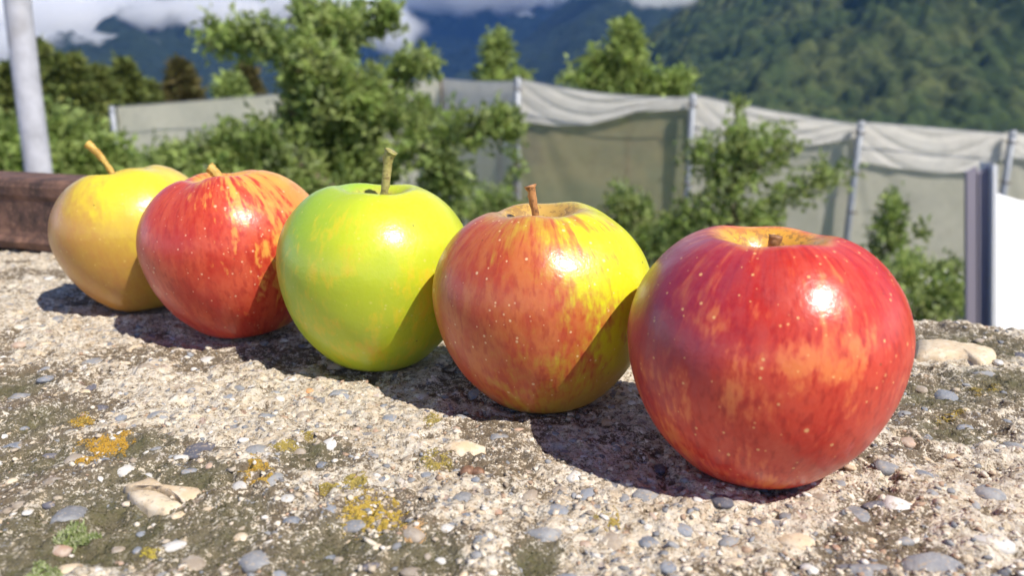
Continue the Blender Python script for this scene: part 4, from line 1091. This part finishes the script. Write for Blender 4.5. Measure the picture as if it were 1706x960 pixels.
# ------------------------------------------------------------------ mountains
def mountain(name, sil, Y0, Yc, depth_back, nx_, ny_, spur, canopy, seed, mat, spur_amp, x_ext=None, pw=1.0):
    xs_ = np.array([at_y(u, v, Yc).x for u, v in sil]); zs_ = np.array([at_y(u, v, Yc).z for u, v in sil])
    x = np.linspace(xs_[0], xs_[-1], nx_); yf = np.linspace(Y0, Yc, ny_); yb = np.linspace(Yc, Yc + depth_back, max(8, ny_ // 5))[1:]
    y = np.concatenate([yf, yb]); XX, YY = np.meshgrid(x, y, indexing='ij')
    Ht = np.interp(XX, xs_, zs_)
    Ht = Ht + 62
    t = np.where(YY <= Yc, (YY - Y0) / (Yc - Y0), 1 - .7 * (YY - Yc) / depth_back)
    z = -62 + Ht * np.clip(t, 0, 1) ** pw
    warp = fbm(XX / spur * .7, YY / spur * .7, seed + 5, 3) * 1.6
    rid = 1 - np.abs(2 * fbm(XX / spur + warp, YY / spur * .45 + warp * .5, seed, 4, .5) - 1)
    z += (rid - .72) * spur_amp * np.sin(np.clip(t, 0, 1) * math.pi * .93) * sstep(0, .35, t)
    z += (fbm(XX / spur * 5, YY / spur * 5, seed + 9, 4, .55) - .5) * spur_amp * .22 * sstep(0, .15, t)
    wd, wv = worley(XX / canopy, YY / canopy * .8, seed % 7 + 10)
    bump = np.sqrt(np.maximum(0, 1 - (wd * 1.25) ** 2)) * (.5 + wv)
    z += bump * canopy * .85 * sstep(-.01, .1, t)
    me = mesh_np(name, np.stack([XX, YY, z], -1).reshape(-1, 3), (lambda I: np.stack([I[:-1, :-1], I[1:, :-1], I[1:, 1:], I[:-1, 1:]], -1).reshape(-1, 4))(np.arange(XX.size).reshape(XX.shape)))
    fattr(me, 'crown', wv.ravel()); fattr(me, 'spur', rid.ravel())
    o = link(name, me, mat); o['kind'] = 'structure'; return o
def forest_mat(name, cs, sc):
    m = NT(name); g = m.n('ShaderNodeNewGeometry').outputs['Position']
    a = m.noise(g, .010 * sc, 6, .65); b = m.noise(g, .07 * sc, 4, .65); cw = m.attr('crown').outputs['Fac']
    c = m.mix(cw, cs[0], cs[1]); c = m.mix(m.step(a, .45, .62), c, cs[2]); c = m.mix(m.step(b, .46, .60, 0, .7), c, cs[3])
    m.pr(Base_Color=c, Roughness=.95, Normal=m.bump(b, .8, 5.0)); m.b.inputs['Specular IOR Level'].default_value = .1
    return m.m
FG = forest_mat('forest_green', ((.026, .044, .018), (.060, .086, .030), (.085, .10, .038), (.022, .034, .018)), 1.0)
FB = forest_mat('forest_dark', ((.014, .024, .016), (.022, .034, .022), (.020, .030, .020), (.012, .020, .016)), .6)  # dark forest tones; cloud shade on the ridges is partly in the colour
mountain('near_mountain', [(880, 215), (950, 175), (1020, 130), (1060, 98), (1095, 58), (1130, 30), (1165, 2), (1230, -60), (1330, -130), (1500, -190), (1706, -230), (2300, -320), (3200, -100)], 420, 1250, 700, 640, 310, 230, 9.5, 310, FG, 105)
mountain('middle_mountain', [(560, 170), (760, 150), (830, 120), (880, 75), (920, 38), (960, 5), (1010, -25), (1080, -70), (1250, -150), (1700, -250), (2600, -100)], 1500, 2900, 1200, 300, 140, 520, 22, 320, FB, 170)
mountain('far_mountain', [(60, 160), (380, 130), (470, 110), (560, 60), (620, 30), (690, -12), (760, -22), (840, -8), (900, -20), (1100, -60), (1500, 60)], 2900, 4700, 1500, 300, 120, 900, 30, 330, FB, 260)
mountain('left_mountain', [(-900, -90), (-500, -60), (-250, 60), (-100, 110), (20, 130), (100, 118), (150, 118), (175, 90), (205, 66), (245, 38), (270, 5), (300, -12), (350, -5), (400, -30), (450, -10), (520, 60), (600, 110), (700, 160)], 1300, 2500, 1000, 420, 170, 420, 16, 340, FB, 130)

# ------------------------------------------------------------------ cloud banks on the ridges
def cloud(name, u, v, y, wpx, hpx, dep, dens, seed, label, thr=.5):
    c = at_y(u, v, y); sx = wpx / 2 * y / F; sz_ = hpx / 2 * y / F
    vv, ff = I2; me = mesh_np(name, vv * 1.06, ff)
    m = NT('cloud_vapour'); m.N.remove(m.b)
    tcn = m.n('ShaderNodeTexCoord').outputs['Object']; pos_ = m.n('ShaderNodeNewGeometry').outputs['Position']
    ln = m.vmath('LENGTH', tcn); fall = m.step(ln, 1.0, .25)
    nn_ = m.noise(pos_, 1 / (sz_ * 1.5), 4, .55)
    d = m.math('ADD', fall, m.math('MULTIPLY', m.math('SUBTRACT', nn_, .5), 2.2))
    d = m.math('MULTIPLY', m.step(d, thr - .1, thr + .35), dens)
    pv = m.n('ShaderNodeVolumePrincipled'); m.L.new(d, pv.inputs['Density']); pv.inputs['Color'].default_value = (1, 1, 1, 1); pv.inputs['Anisotropy'].default_value = 0.2
    m.L.new(pv.outputs[0], m.o.inputs['Volume'])
    o = link(name, me, m.m); o.location = c; o.scale = (sx, dep, sz_); o['kind'] = 'structure'
    return o
CLOUDS = [(60, 40, 2300, 620, 150, 300, 1), (335, 26, 2100, 380, 100, 190, 2), (165, 88, 1900, 240, 84, 130, 3), (20, 80, 1800, 260, 110, 140, 31), (520, 10, 2100, 240, 60, 200, 4),
          (650, 44, 2100, 150, 130, 110, 5), (780, -12, 4000, 460, 84, 260, 6), (876, 44, 3900, 56, 64, 90, 7), (1100, -4, 1100, 190, 44, 60, 8), (980, -22, 2600, 160, 44, 150, 9)]
for (u, v, y, w, h, dep, sd) in CLOUDS:
    cloud('cloud', u, v, y, w, h, dep, .03, sd, '', thr=.40)
# unseen flat cloud deck, added above the view to shade the dark blue ridges
for (x, y, z, sx, sy, sz_, sd) in ((700, 3100, 1500, 1900, 1500, 170, 21), (-900, 4300, 1600, 1700, 1200, 170, 22)):
    c = cloud('cloud', 853, 0, 1000, 100, 100, 50, .03, sd, '', thr=.25); c.location = (x, y, z); c.scale = (sx, sy, sz_)

# ------------------------------------------------------------------ haze
hb = bpy.data.meshes.new('haze')
x0, x1, y0, y1, z0, z1 = -6900, 6900, -6900, 6900, -66, 2200
hv = [(x0, y0, z0), (x1, y0, z0), (x1, y1, z0), (x0, y1, z0), (x0, y0, z1), (x1, y0, z1), (x1, y1, z1), (x0, y1, z1)]
hb.from_pydata(hv, [], [(0, 3, 2, 1), (4, 5, 6, 7), (0, 1, 5, 4), (1, 2, 6, 5), (2, 3, 7, 6), (3, 0, 4, 7)]); hb.update()
m = NT('haze_air'); m.N.remove(m.b); pv = m.n('ShaderNodeVolumePrincipled'); pv.inputs['Density'].default_value = 7.5e-5
pv.inputs['Color'].default_value = (.14, .38, 1.0, 1); m.L.new(pv.outputs[0], m.o.inputs['Volume'])
h = link('haze', hb, m.m); h['kind'] = 'stuff'
